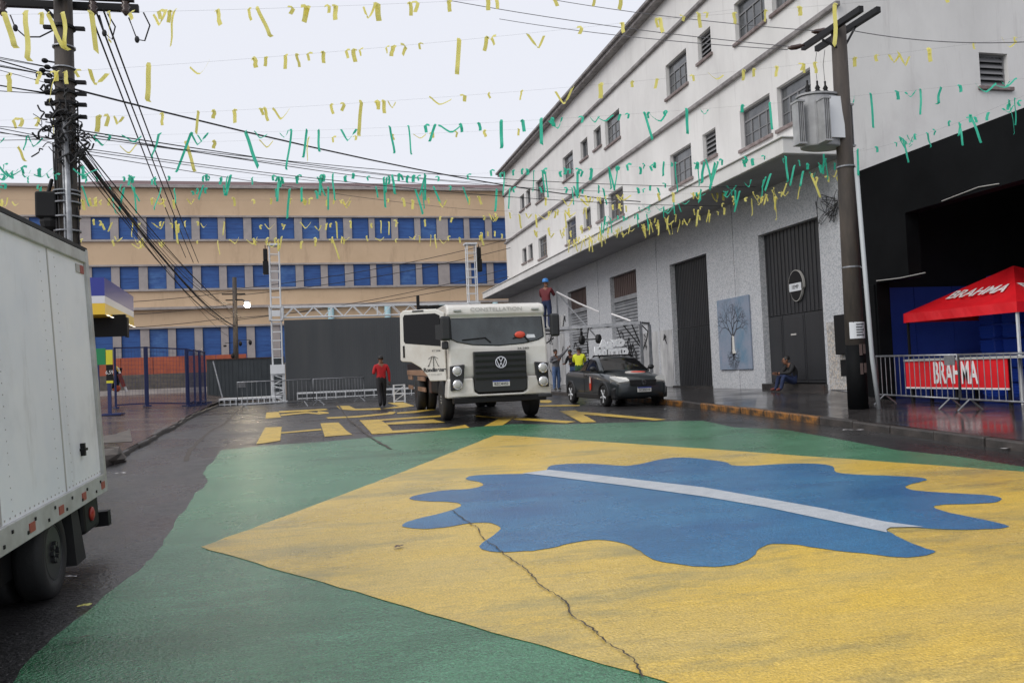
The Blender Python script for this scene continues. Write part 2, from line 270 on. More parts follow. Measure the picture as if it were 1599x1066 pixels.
def paint(name, poly, dz, m, label=None, step=1.0, mb=None, jit=0, es=None):
    poly = [(p[0], p[1]) for p in poly]; n = len(poly)
    if sum(poly[i-1][0]*poly[i][1]-poly[i][0]*poly[i-1][1] for i in range(n)) < 0: poly = poly[::-1]
    dense = []
    for i in range(n):
        a, b = Vector(poly[i]), Vector(poly[(i+1) % n]); k = max(1, int((b-a).length/(es or step))); dense += [a+(b-a)*(j/k)+(Vector((random.uniform(-jit, jit), random.uniform(-jit, jit))) if jit else Vector((0, 0))) for j in range(k)]
    P = list(dense); nb = len(P)
    x0, x1 = min(p.x for p in P), max(p.x for p in P); y0, y1 = min(p.y for p in P), max(p.y for p in P)
    x = x0+step/2
    while x < x1:
        y = y0+step/2
        while y < y1:
            if pip((x, y), poly): P.append(Vector((x, y)))
            y += step
        x += step
    v, e, f, *_ = delaunay_2d_cdt(P, [], [tuple(range(nb))], 1, 1e-5)
    mb2 = mb or MB(); mb2.add([(p.x, p.y, gz(p.y)+dz) for p in v], f)
    if mb: return
    o = struct(mb2.build(name, m, smooth=True)); me = o.data
    if me.polygons[0].normal.z < 0: me.flip_normals()
    return o
G2 = lambda L_: [gp(x, y).xy for x, y in L_]
green = [(345, 703), (410, 696), (500, 690), (560, 684.5), (640, 677), (740, 667), (800, 662), (880, 662.5), (960, 660), (1045, 657.5), (1098, 657), (1146, 667), (1225, 670.7), (1300, 684), (1403, 703), (1490, 712), (1599, 729)]
gl = [(12, 1075), (60, 1020), (130, 957), (215, 892), (248, 858), (268, 824), (290, 793), (306, 770), (326, 752), (318, 737), (332, 720)]
rag = [Vector(p)+Vector((random.uniform(-.018, .018), random.uniform(-.02, .02))) for p in catmull(G2(gl), 5, False)]
gr = G2(green)
paint('green_road_paint', rag[:-1]+gr+[(8.4, 6), (8.2, 1.0), (7.8, -3), (-1.9, -3), (-1.75, 2)], .004, 'green_paint')
A_, B_ = gp(313, 855).xy, gp(772, 680).xy
q1, q2 = gp(1035, 1066).xy, gp(1599, 737).xy
C_ = A_+(q1-A_)*1.75; D_ = B_+(q2-B_)*1.25
paint('yellow_diamond_paint', [A_, *G2([(500, 786), (640, 733)]), B_, gp(800, 680.5).xy, gp(1100, 701).xy, q2, D_, C_, q1, gp(700, 967).xy], .008, 'yellow_paint', jit=.012, es=.18)
blob = [(726.6, 748.8), (743.8, 743), (812.6, 740.7), (845, 739), (854.8, 733.8), (859.5, 728), (887.7, 725), (928, 725), (969, 728), (997, 726), (1031.5, 718), (1062.8, 715), (1100, 717.8), (1134, 722.7), (1143.7, 727.4), (1178, 728), (1225, 725), (1275, 725), (1300, 729), (1306, 738), (1331, 741.4), (1381, 743.6), (1431, 746), (1448, 750), (1434, 754), (1412, 761), (1431, 767), (1474.5, 770.5), (1537, 774), (1562, 778), (1555.7, 785), (1521, 788), (1474.5, 789), (1459, 793), (1484, 802), (1537, 813), (1574.4, 823.5), (1537, 828), (1474.5, 828), (1430, 825), (1390, 824.8), (1384, 829), (1399.6, 838), (1437, 855), (1459, 863), (1437, 870), (1399.6, 871.6), (1349.7, 866), (1287, 858.5), (1231, 850.7), (1200, 852), (1184, 858.5), (1175, 871), (1147, 883.4), (1100, 886.6), (1053.4, 882), (1019, 874.5), (1000, 862), (975, 850), (944, 844.8), (912.7, 845.4), (881.4, 852), (844, 859.8), (803, 863), (765.7, 862.6), (749.5, 855.7), (753, 849.5), (775, 833.8), (781, 824.5), (765.7, 817.6), (734.5, 818), (693.8, 824.5), (662.5, 827), (634.4, 825), (628.8, 820.7), (647, 812.6), (693.8, 801), (718.8, 791.6), (718.8, 787.6), (703, 784.7), (668.8, 783.8), (643.8, 781), (640.7, 777.6), (659.4, 772), (693.8, 766.6), (731, 764.4), (753, 759.4), (750, 754)]
paint('blue_globe_paint', [tuple(p) for p in catmull(G2(blob), 3)], .012, 'blue_paint', step=.6, jit=.009, es=.15)
band = [(815.8, 740.3), (856.4, 734.7), (975, 748), (1100, 762.6), (1287, 796), (1381, 816.3), (1443, 824.8), (1390, 825.5), (1384, 829), (1385.6, 833.5), (1287, 813), (1193.6, 793), (1100, 777), (975, 759.4), (850, 743.8)]
paint('white_band_paint', G2(band), .016, 'white_paint', step=.6)
Z3 = lambda L_: [(400+x/5.33, 600+y/5.33) for x, y in L_]
Z4 = lambda L_: [(640+x/3.807, 600+y/3.807) for x, y in L_]
LET = {'H': [Z3([(75, 360), (213, 355), (200, 470), (0, 500)]), Z3([(205, 400), (540, 371), (545, 382), (203, 411)]), Z3([(535, 325), (685, 318), (750, 385), (800, 420), (570, 437)])],
       'E': [Z3([(860, 300), (1020, 293), (1080, 325), (1135, 385), (965, 415)]), Z3([(1022, 294), (1530, 257), (1562, 270), (1040, 304)]), Z3([(1078, 321), (1470, 292), (1572, 318), (1095, 336)]), Z3([(1130, 386), (1599, 362), (1660, 352), (1740, 338), (1778, 362), (1600, 378), (968, 416)])],
       'X': [Z4([(440, 250), (550, 245), (645, 185), (560, 192)]), Z4([(632, 198), (990, 222), (930, 232), (615, 210)]), Z4([(400, 186), (560, 198), (540, 206), (380, 192)])],
       'A': [Z4([(890, 160), (985, 155), (1110, 225), (1020, 228)]), Z4([(1000, 163), (1100, 170), (1525, 210), (1460, 216), (1010, 178)])],
       'R': [Z3([(85, 235), (185, 230), (207, 275), (78, 286)]), Z3([(188, 224), (575, 204), (602, 214), (190, 238)]), Z3([(203, 250), (420, 229), (510, 236), (515, 222), (600, 232), (606, 243), (520, 250), (420, 241), (206, 263)])],
       'U': [Z3([(668, 182), (770, 178), (830, 205), (1030, 198), (1040, 212), (812, 217), (700, 210)]), Z3([(1095, 155), (1220, 149), (1318, 180), (1210, 196), (1045, 205), (1190, 182)])],
       'M': [Z3([(580, 276), (830, 264), (1090, 240), (1110, 228), (1165, 230), (1140, 248), (850, 276), (600, 287)]), Z3([(1170, 236), (1400, 214), (1440, 203), (1490, 213), (1300, 240), (1175, 246)])],
       'O': [Z4([(775, 95), (830, 94), (848, 103), (825, 112), (775, 110)]), Z4([(770, 126), (900, 122), (1010, 124), (1010, 129), (770, 133)]), Z4([(40, 118), (110, 113), (170, 128), (60, 128)])]}
for k, polys in LET.items():
    mb = MB()
    for p in polys: paint('', G2(p), .0085, None, mb=mb)
    o = struct(mb.build('road_lettering', 'road_yellow', smooth=True))
def ribbon_on_ground(name, px, w, dz, m):
    P = catmull(G2(px), 7, False); mb = MB(); vs = []
    for i, p in enumerate(P):
        t = (P[min(i+1, len(P)-1)]-P[max(i-1, 0)]).normalized(); nrm = Vector((-t.y, t.x)); j = nrm*random.uniform(-.009, .009); ww = w*random.uniform(.4, 1.3)
        for s in (-1, 1): q = p+j+nrm*s*ww/2; vs.append((q.x, q.y, gz(q.y)+dz))
    mb.add(vs, [(2*i, 2*i+1, 2*i+3, 2*i+2) for i in range(len(P)-1)]); o = struct(mb.build(name, m)); return o
ribbon_on_ground('road_crack', [(705, 798), (716, 806), (735, 820), (745, 826), (755, 843), (775, 856), (790, 870), (812, 884), (830, 900), (845, 918), (868, 932), (885, 945), (895, 965), (925, 985), (945, 1005), (970, 1020), (990, 1035), (1005, 1062)], .011, .02, 'crack')
ribbon_on_ground('road_crack', [(525, 628), (540, 650), (556, 664), (572, 678), (590, 690), (612, 702)], .06, .0126, 'crack')
ribbon_on_ground('road_crack', [(372, 640), (352, 660), (330, 672), (300, 700), (290, 720)], .09, .003, 'crack')
# --- right pavement with kerb stones
KX = 9.35
def ktop(y): return gz(y)+.13
def wz(y): return .84 if y > 18.2 else (.6 if y < 16.6 else .6+.24*(y-16.6)/1.6)
def sz(x, y):
    k = ktop(y); w = max(wz(y), k+.02); t = min(1, max(0, (x-KX)/3.65)); return k+(w-k)*t
ys = [-12, -4, 0, 3, 6]+[8+i*.5 for i in range(70)]+[46, 50, 56, 62]
pav = struct(grid_sheet('pavement_right', [KX+.148, 10, 10.7, 11.4, 12.1, 12.6, 12.98], ys, sz, 'paving'))
struct(grid_sheet('bar_floor', [12.98, 15, 20], [2, 6, 8, 10, 12, 14, 16, 17.2, 17.8], lambda x, y: sz(13, min(y, 16.5))-.004, 'paving'))
mbk = MB().box((0, 0, -.2), (.15, .985, .44)); ks = mbk.build('kerb_stone', 'kerb', pav, bevel=.025); me_dark = ks.data
me_or = me_dark.copy(); me_or.materials.clear(); me_or.materials.append(M['kerb_paint'])
for i in range(58):
    y = 4.5+i; o = ks if i == 0 else ks.copy()
    if i: COL.objects.link(o)
    o.data = me_or if 14.2 < y < 24 and y != 19.5 else me_dark
    o.location = (KX+.072+random.uniform(-.012, .012), y, ktop(y)-.01+random.uniform(-.012, .006)); o.rotation_euler = (.03 if y < 20 else .01, 0, random.uniform(-.012, .012)); o.parent = pav
# --- left forecourt of the filling station
def fz(x, y): return gz(y)+.1+.014*max(0, y-18)*min(1, max(0, (-3.4-x)/2.5))
LK = [(-3.3, 8.0), (-3.4, 14), (-3.48, 18), (-3.6, 22), (-3.85, 26.4), (-4.05, 31), (-4.25, 35), (-4.5, 42), (-4.6, 56)]
def lkx(y):
    for (a, b), (c, d) in zip(LK, LK[1:]):
        if b <= y <= d: return a+(c-a)*(y-b)/(d-b)
    return LK[0][0]
ysl = [8+i*1.0 for i in range(49)]; mb = MB(); ks_ = [-.08, .25, 1, 2.5, 5, 10, 20, 45]
mb.add([((lkx(y)-k), y, fz(lkx(y)-k, y)) for y in ysl for k in ks_], [(j*8+i, j*8+i+1, j*8+9+i, j*8+8+i) for j in range(48) for i in range(7)])
fore = struct(mb.build('forecourt', 'forecourt', smooth=True)); 
if fore.data.polygons[0].normal.z < 0: fore.data.flip_normals()
kl = None
for i in range(47):
    y = 8.6+i; o = MB().box((0, 0, -.15), (.2, .98, .34)).build('kerb_stone', 'kerb', fore, bevel=.04) if kl is None else kl.copy()
    if kl is not None: COL.objects.link(o); o.parent = fore
    kl = kl or o
    o.location = (lkx(y)+.02+random.uniform(-.02, .02), y, gz(y)+.085+random.uniform(-.03, .01)); o.rotation_euler = (.02, random.uniform(-.1, .05), random.uniform(-.03, .03))
# pale worn strip and a broken lump of concrete at the forecourt edge
mb = MB(); mb.add([(-3.55, 17.5, fz(-3.55, 17.5)+.006), (-4.4, 17.5, fz(-4.4, 17.5)+.006), (-7.5, 33, fz(-7.5, 33)+.006), (-6.9, 33, fz(-6.9, 33)+.006)], [(0, 1, 2, 3)]); struct(mb.build('forecourt_strip', 'stone_grey'))
mb = MB(); mb.sph((0, 0, 0), (.3, .42, .16), 9, 5); o = mb.build('rubble_lump', 'stone_grey', bevel=0)
for v in o.data.vertices: v.co *= random.uniform(.8, 1.15)
o.location = (-3.42, 14.9, gz(14.9)+.1); tag(o, 'grey broken concrete lump at the kerb behind the white box truck', 'rubble')
# ------------------------------------------------------------------ white corner building (right)
HX, HY0, HY1 = 13.0, 17.7, 54.6
fH = lambda u, v, w: (HX+w, u, v)                      # facade towards the street
fE = lambda u, v, w: (u, HY0+w, v)                     # end wall towards the camera
hot = thing('white_building', 'white three storey building with belt courses and a long canopy over the pavement', 'building', (0, 0, 0))
big = [(44.6, 46.4), (39.2, 40.95), (32.65, 34.45), (26.1, 27.85), (20.98, 22.7), (18.98, 20.6)]
small = [(49.2, 50.3), (47.7, 48.75), (36.9, 37.98), (35.0, 36.0)]; louv = [(24.28, 25.22)]
wins = []
for (zb, zt, zs) in ((8.2, 9.4, 8.48), (11.53, 12.76, 11.84)):
    wins += [(a, b, zb, zt, 'big') for a, b in big]+[(a, b, zs, zt, 'small') for a, b in small]+[(a, b, zs+.03, zt, 'louvre') for a, b in louv]
mb = MB(); wall_holes(mb, HY0, HY1, 7.15, 15.15, [w[:4] for w in wins], .3, fH)
ew = [(17.15, 18.05, 8.6, 9.5)]
mbE = MB(); wall_holes(mbE, HX, 30, 5.6, 15.15, ew, .3, fE); mb.v, mb.f, mb.mi = mb.v, mb.f, mb.mi; mb.add(mbE.v, mbE.f)
mb.add([(HX, HY1, 0), (30, HY1, 0), (30, HY1, 15.15), (HX, HY1, 15.15)], [(0, 1, 2, 3)]); mb.add([(HX, HY0, 15.1), (30, HY0, 15.1), (30, HY1, 15.1), (HX, HY1, 15.1)], [(0, 1, 2, 3)])
mb.build('upper_wall', 'plaster', hot, fix=False)
def bar_y(mb, y0, y1, x0, x1, z0, z1): mb.bb((x0, y0, z0), (x1, y1, z1))
for z, h in ((10.5, .13), (13.76, .13)):
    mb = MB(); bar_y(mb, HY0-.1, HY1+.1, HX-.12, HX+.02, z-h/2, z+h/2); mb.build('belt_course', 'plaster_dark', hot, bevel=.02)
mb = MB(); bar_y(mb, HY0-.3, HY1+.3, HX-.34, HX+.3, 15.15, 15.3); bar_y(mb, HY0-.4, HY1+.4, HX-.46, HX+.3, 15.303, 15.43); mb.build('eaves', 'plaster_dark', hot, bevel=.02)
mb = MB(); bar_y(mb, HY0+.05, HY1+.35, HX-1.72, HX-.003, 6.72, 7.1); bar_y(mb, HY0+.0, HY1+.4, HX-1.78, HX-.003, 7.103, 7.15); can = mb.build('canopy', 'plaster', hot, bevel=.02)
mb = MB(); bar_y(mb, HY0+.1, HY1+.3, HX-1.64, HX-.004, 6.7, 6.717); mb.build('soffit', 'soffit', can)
def window(a, b, c, d, kind, fn, parent, dp=.16):
    mb = MB(); t = .05
    P = lambda u0, u1, v0, v1, w0, w1, m_=mb: m_.bb(fn(u0, v0, w0), fn(u1, v1, w1))
    for q in ((a, a+t, c, d), (b-t, b, c, d), (a+t, b-t, c, c+t), (a+t, b-t, d-t, d)): P(*q, dp-.03, dp+.03)
    if kind == 'big':
        tr = d-(d-c)*.3
        P(a+t, b-t, tr-.025, tr+.025, dp-.028, dp+.028)
        for k in (.25, .5, .75): u = a+(b-a)*k; P(u-.018, u+.018, c+t, tr-.025, dp-.026, dp+.026)
        vm = (c+tr)/2; P(a+t, b-t, vm-.012, vm+.012, dp-.02, dp+.02)
    elif kind == 'small': u = (a+b)/2; P(u-.016, u+.016, c+t, d-t, dp-.026, dp+.026)
    else:
        n = 5
        for k in range(n):
            v = c+t+(d-c-2*t)*(k+.5)/n; h = (d-c-2*t)/n
            mb.add([fn(a+t, v-h*.45, dp-.06), fn(b-t, v-h*.45, dp-.06), fn(b-t, v+h*.45, dp+.03), fn(a+t, v+h*.45, dp+.03)], [(0, 1, 2, 3)])
    w = mb.build('window', 'frame_grey', parent)
    if kind == 'big':                                     # each leaf of glass
        us = [a+t]+[a+(b-a)*k for k in (.25, .5, .75)]+[b-t]; tr = d-(d-c)*.3
        for i in range(4): m2 = MB(); m2.bb(fn(us[i]+.012, c+t, dp+.004), fn(us[i+1]-.012, tr-.02, dp+.012)); m2.build('pane', 'glass', w)
        m2 = MB(); m2.bb(fn(a+t, tr+.02, dp+.004), fn(b-t, d-t, dp+.012)); m2.build('pane', 'glass', w)
    else: m2 = MB(); m2.bb(fn(a+t, c+t, dp+.032), fn(b-t, d-t, dp+.04)); m2.build('pane', 'glass', w)
    m2 = MB(); m2.bb(fn(a-.09, c-.1, -.08), fn(b+.09, c-.001, .12)); m2.build('sill', 'sill', w, bevel=.012)
for w in wins: window(*w, fH, hot)
window(*ew[0], 'louvre', fE, hot)
mb = MB(); mb.bb(fH(39.3, 8.25, .2), fH(40.8, 9.0, .203)); 
# ground floor
gh = [(38.1, 41.15, .84, 5.7), (31.65, 34.75, .84, 5.7), (25.38, 28.34, .84, 5.4), (19.0, 22.02, .84, 5.42)]
mb = MB(); wall_holes(mb, HY0+.02, HY1, .3, 6.72, gh, .28, fH); mb.build('ground_floor_wall', 'mosaic', hot, fix=False)
for y in (23.6, 29.6, 36.4, 43.0): m2 = MB(); m2.bb((HX-.025, y-.09, .8), (HX+.01, y+.09, 6.69)); m2.build('rib', 'mosaic', hot)
m2 = MB(); m2.bb((HX-.02, 28.42, .86), (HX-.004, 31.3, 3.0)); m2.build('limewash_patch', 'limewash', hot)
m2 = MB(); m2.bb((HX+.34, HY0+.3, .2), (HX+.4, HY1-.2, 6.9)); m2.build('dark_backing', 'interior', hot)  # dark sheet added so no daylight shows through the door gaps
m2 = MB(); m2.bb((HX-.02, 42.0, .86), (HX-.004, 54, 4.6)); m2.build('limewash_patch', 'limewash', hot)
m2 = MB(); m2.bb((HX-.03, HY0+.03, .86), (HX-.004, 18.85, 2.6)); m2.build('pale_mosaic_patch', 'mosaic_pale', hot)
def shutter(a, b, z0, z1):
    m2 = MB(); m2.bb(fH(a, z1-.95, .2), fH(b, z1, .24)); n = 14
    for i in range(n): u = a+(b-a)*(i+.5)/n; m2.bb(fH(u-.02, z1-.95, .17), fH(u+.02, z1, .199))
    p = m2.build('transom_panel', 'rust_panel', hot)
    m2 = MB(); m2.bb(fH(a, z1-1.15, .12), fH(b, z1-.953, .26)); m2.build('lintel_box', 'shutter_grey', hot)
    m2 = MB(); n = 26; h = (z1-1.15-z0)/n
    for i in range(n):
        z = z0+h*i
        m2.add([fH(a, z, .22), fH(b, z, .22), fH(b, z+h*.5, .17), fH(a, z+h*.5, .17), fH(b, z+h*.95, .22), fH(a, z+h*.95, .22), fH(b, z+h, .24), fH(a, z+h, .24)], [(0, 1, 2, 3), (3, 2, 4, 5), (5, 4, 6, 7)])
    m2.build('roller_shutter', 'shutter_grey', hot, fix=False)
shutter(*gh[0]); shutter(*gh[1])
def ribbed(m2, a, b, z0, z1, dp, n):
    m2.bb(fH(a, z0, dp), fH(b, z1, dp+.03))
    for i in range(n): u = a+(b-a)*(i+.5)/n; m2.bb(fH(u-.012, z0+.02, dp-.02), fH(u+.012, z1-.02, dp-.001))
a, b, z0, z1 = gh[2]
m2 = MB(); ribbed(m2, a, b, 3.0, z1, .2, 22); m2.build('door_leaf', 'door_steel', hot)
m2 = MB(); ribbed(m2, a, b, z0, 2.98, .19, 22); m2.build('door_leaf', 'door_steel', hot)
a, b, z0, z1 = gh[3]
m2 = MB(); ribbed(m2, a, b, 2.98, z1, .2, 16); m2.build('door_leaf', 'door_steel', hot)
for u0, u1 in ((a, a+1.15), (a+1.17, a+2.25), (a+2.27, b)):
    m2 = MB(); m2.bb(fH(u0, 1.02, .2), fH(u1, 2.96, .23)); m2.bb(fH(u0+.06, 1.1, .185), fH(u1-.06, 2.9, .199)); lf = m2.build('door_leaf', 'door_steel', hot, bevel=.01)
    if abs(u0-a-1.17) < .01: m3 = MB(); m3.bb(fH(u0+.4, 2.36, .17), fH(u0+.66, 2.41, .184)); m3.build('door_plate', 'print_grey', lf)
m2 = MB(); m2.bb((HX-.12, a-.02, .82), (HX+.3, b+.02, 1.0)); m2.build('door_step', 'paving', hot)
m2 = MB(); m2.bb((HX-.1, 25.36, .8), (HX+.3, 28.36, .9)); m2.build('door_step', 'paving', hot)
m2 = MB(); m2.bb((HX-.035, 17.98, 1.2), (HX-.031, 18.35, 1.62)); m2.build('vent_hole', 'black', hot)
# oval sign on the tall door
sg = thing('oval_sign', 'black oval sign with pale rim and white label on the tall grey door', 'sign', (HX+.1, 20.35, 3.75))
pts = [(.36*math.cos(t)*(1.0 if math.sin(t) > -.3 else .82), .44*math.sin(t)-.02) for t in [2*PI*i/40 for i in range(40)]]
m2 = MB(); m2.prism(pts, lambda u, v, w: (w, u, v), .0, .07); m2.build('rim', 'print_grey', sg)
m2 = MB(); m2.prism([(u*.95, v*.955) for u, v in pts], lambda u, v, w: (w, u, v), -.006, .05); m2.build('face', 'black', sg)
m2 = MB(); m2.bb((-.02, -.29, -.17), (-.007, .29, .05)); lb = m2.build('label_plate', 'paper', sg)
text('lettering', '1EMP', 'print_black', lb, frame((-.024, 0, -.06), (0, -1, 0), (0, 0, 1)), .15, .002)
# mural panel: a bare tree
mu = thing('tree_mural', 'blue violet painted panel of a bare branching tree between the grey doors', 'mural', (HX-.06, 23.68, 1.44))
m2 = MB(); m2.bb((0, -1.02, 0), (.055, 1.02, 2.28)); m2.build('panel', 'mural_blue', mu, bevel=.008)
def branch(mb, p, ang, L_, w, lev, spread=.5):
    q = (p[0]+math.sin(ang)*L_, p[1]+math.cos(ang)*L_); nx, ny = math.cos(ang), -math.sin(ang); w2 = w*.62
    mb.add([(-.006, p[0]-nx*w, p[1]-ny*w), (-.006, p[0]+nx*w, p[1]+ny*w), (-.006, q[0]+nx*w2, q[1]+ny*w2), (-.006, q[0]-nx*w2, q[1]-ny*w2)], [(0, 1, 2, 3)])
    if lev:
        for s in (-1, 1): branch(mb, q, ang+s*random.uniform(.2, spread+.2), L_*random.uniform(.7, .88), w2, lev-1, spread)
random.seed(5)
m2 = MB(); branch(m2, (.05, 1.0), .0, .26, .05, 7, .5); branch(m2, (.05, 1.02), -.75, .33, .035, 6, .42); branch(m2, (.05, 1.02), .75, .33, .035, 6, .42)
for an in (-1.25, -.9, -.5, 0, .4, .8, 1.2): branch(m2, (.05+an*.1, .52), PI+an, .17, .018, 4, .45)
m2.build('branches', 'mural_dark', mu, fix=False)['kind'] = 'stuff'
m2 = MB(); m2.prism([(-.1, .52), (-.03, .62), (-.02, 1.05), (.08, 1.08), (.1, .64), (.2, .5)], lambda u, v, w: (w, u, v), -.012, -.001); m2.build('trunk', 'mural_pale', mu)
m2 = MB(); m2.prism([(.1, .5), (.12, .64), (.1, 1.04), (.15, 1.04), (.19, .62), (.27, .5)], lambda u, v, w: (w, u, v), -.014, -.001); m2.build('trunk_dark_side', 'mural_dark', mu)  # dark half of the trunk, the mural's own paint
# graffiti scrawls on the far wall and shutters
random.seed(11)
m2 = MB()
for i in range(46):
    y = random.uniform(42, 53); z = random.choice([1.4, 2.1, 2.9, 3.6, 4.2])+random.uniform(-.2, .2); p = [Vector((HX-.024, y, z))]
    for k in range(random.randint(3, 5)): p.append(p[-1]+Vector((0, random.uniform(-.35, .35), random.uniform(-.35, .35))))
    for q, r in zip(p, p[1:]): m2.bar(q, r, .05, .006)
for i in range(30):
    y = random.choice([random.uniform(38.3, 41), random.uniform(31.8, 34.6)]); z = random.uniform(1.5, 3.1); p = [Vector((HX+.165, y, z))]
    for k in range(4): p.append(p[-1]+Vector((0, random.uniform(-.25, .25), random.uniform(-.3, .3))))
    for q, r in zip(p, p[1:]): m2.bar(q, r, .045, .006)
m2.build('graffiti_scrawl', 'graffiti', hot)['kind'] = 'stuff'
m2 = MB()
for y, z in ((30.9, 2.7), (29.0, 2.6)):
    m2 = MB()
    for k in range(6): m2.bar((HX-.024, y+random.uniform(-.15, .15), z+random.uniform(-.4, .4)), (HX-.024, y+random.uniform(-.15, .15), z+random.uniform(-.4, .4)), .04, .006)
    m2.build('graffiti_tag', 'graffiti', hot)
# cable bracket and wall box by the pole
o = MB().bb((HX-.2, 17.85, 1.75), (HX-.03, 18.3, 2.75)).build('meter_box', 'black', bevel=.02); tag(o, 'dark metal meter box on the pale wall beside the right utility pole', 'meter box')
# ------------------------------------------------------------------ ochre building at the end of the street
OY = 60.0
och = thing('ochre_building', 'long ochre building with rows of blue shutters and brown tiled roof across the street end', 'building', (0, 0, 0))
cols = [-14.43, -12.70, -10.94, -9.24, -7.51, -5.81, -4.07, -2.36, -.62, 1.07, 2.88, 4.51, 6.20, 7.85, 9.90, 11.52, 13.23]
cols = [-14.43-2.05-1.73*i for i in range(9)][::-1]+cols+[15.2, 16.9, 18.6]; WW = 1.2
fO = lambda u, v, w: (u, OY+w, v)
rows = [(3.0, 5.62), (8.33, 9.9), (11.74, 13.28)]
holes = [(c, c+WW, a, b) for a, b in rows for c in cols]
mb = MB(); wall_holes(mb, -34, 21, 0, 15.3, holes, .2, fO); mb.add([(-34, OY, 0), (-34, OY+15, 0), (-34, OY+15, 15.3), (-34, OY, 15.3)], [(0, 1, 2, 3)]); mb.build('wall', 'ochre', och, fix=False)
for a, b in rows:
    for i, c in enumerate(cols):
        m2 = MB(); m2.bb(fO(c, a, .1), fO(c+WW, b, .14)); m2.bb(fO(c+.03, a+.04, .085), fO(c+WW-.03, b-.04, .099)); m2.bb(fO(c, (a+b)/2-.02, .07), fO(c+WW, (a+b)/2+.02, .084)); m2.build('shutter', 'blue_shutter_faded' if (i*7+int(a)) % 5 == 0 else 'blue_shutter', och)
        if i: m2 = MB(); m2.bb(fO(cols[i-1]+WW, a, -.02), fO(c, b, .1)); m2.build('pilaster', 'pilaster', och)
    m2 = MB(); m2.bb(fO(cols[0]-.3, a-.14, -.12), fO(20, a-.003, .02)); m2.build('sill_band', 'grey_band', och)
    m2 = MB(); m2.bb(fO(cols[0]-.3, b+.003, -.12), fO(20, b+.12, .02)); m2.build('head_band', 'grey_band', och)
m2 = MB(); m2.bb(fO(-34, 6.9, -.3), fO(21, 7.08, .02)); m2.build('slab_band', 'grey_band', och)
for i, c in enumerate(range(0, 20, 4)): m2 = MB(); m2.tube([(c+1.2, OY-.2, .6), (c+1.2, OY-.2, 6.9)], .22, 12); m2.build('column', 'pale_blue' if c >= -1 else 'pilaster', och, smooth=True)
m2 = MB(); m2.bb(fO(-34, 15.3, -.28), fO(21, 15.48, .1)); m2.build('cornice', 'grey_band', och)
m2 = MB(); m2.add([(-16.2, OY-.3, 15.483), (21, OY-.3, 15.483), (21, OY+7, 17.45), (-14.3, OY+7, 17.45), (-16.2, OY+7, 15.6)], [(0, 1, 2, 3), (0, 3, 4)]); m2.build('roof', 'roof_tile', och)
# stone wall with terracotta panels in front of it
sw = thing('stone_wall', 'low grey stone wall topped with terracotta panels behind the blue wire fence', 'wall', (0, 0, 0))
m2 = MB(); m2.bb((-16, 57, .5), (-4.4, 57.4, 2.5)); m2.build('base', 'stone_grey', sw)
for i in range(6): m2 = MB(); m2.bb((-16+i*1.93, 57.05, 2.503), (-16+i*1.93+1.9, 57.2, 3.6)); m2.build('panel', 'terracotta', sw)
m2 = MB(); m2.bb((-16, 53.5, .5), (-4.6, 53.7, 1.55)); tag(m2.build('low_wall', 'grey_band'), 'low tan kerb wall in front of the grey stone wall', 'wall')
# ------------------------------------------------------------------ black bar building (right edge)
bar = thing('black_building', 'black painted bar front with a wide dark opening at the right edge', 'building', (0, 0, 0))
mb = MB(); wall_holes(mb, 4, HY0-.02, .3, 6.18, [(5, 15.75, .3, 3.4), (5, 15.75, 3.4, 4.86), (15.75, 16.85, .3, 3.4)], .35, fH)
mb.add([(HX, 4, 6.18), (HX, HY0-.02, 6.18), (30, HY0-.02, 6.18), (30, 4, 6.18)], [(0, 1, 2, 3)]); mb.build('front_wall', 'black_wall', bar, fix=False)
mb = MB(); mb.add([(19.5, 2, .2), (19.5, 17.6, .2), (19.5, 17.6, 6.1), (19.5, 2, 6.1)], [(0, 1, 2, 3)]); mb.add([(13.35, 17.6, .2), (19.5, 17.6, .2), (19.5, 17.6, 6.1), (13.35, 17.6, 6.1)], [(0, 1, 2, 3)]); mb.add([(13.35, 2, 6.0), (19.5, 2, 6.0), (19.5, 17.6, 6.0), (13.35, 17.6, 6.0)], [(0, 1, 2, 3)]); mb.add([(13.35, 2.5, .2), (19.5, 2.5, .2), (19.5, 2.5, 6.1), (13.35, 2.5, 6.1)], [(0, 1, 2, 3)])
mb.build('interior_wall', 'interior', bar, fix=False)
for i in range(5): m2 = MB(); m2.bb((16.8, 7.6+i*2.0, .55), (16.88, 7.6+i*2.0+1.96, 3.6)); m2.build('blue_panel', 'navy', bar)
for i in range(3): m2 = MB(); m2.bb((13.45+i*1.12, 17.5, .5), (13.45+i*1.12+1.1, 17.58, 3.35)); m2.build('blue_panel', 'navy', bar)
m2 = MB(); m2.bb((HX-.05, 16.9, .5), (HX+.3, 17.62, 3.38)); m2.build('pillar', 'black_wall', bar, bevel=.02)
m2 = MB(); m2.tube([(HX-.03, 16.8, 3.45), (HX-.03, 16, 3.42), (HX-.03, 15.2, 3.44)], .012, 5); m2.build('trim_edge', 'print_grey', bar); m2 = MB(); m2.tube([(HX-.03, 14.6, 4.88), (HX-.03, 13.6, 4.95), (HX-.03, 13.1, 4.9)], .01, 5); m2.build('trim_edge', 'print_grey', bar)
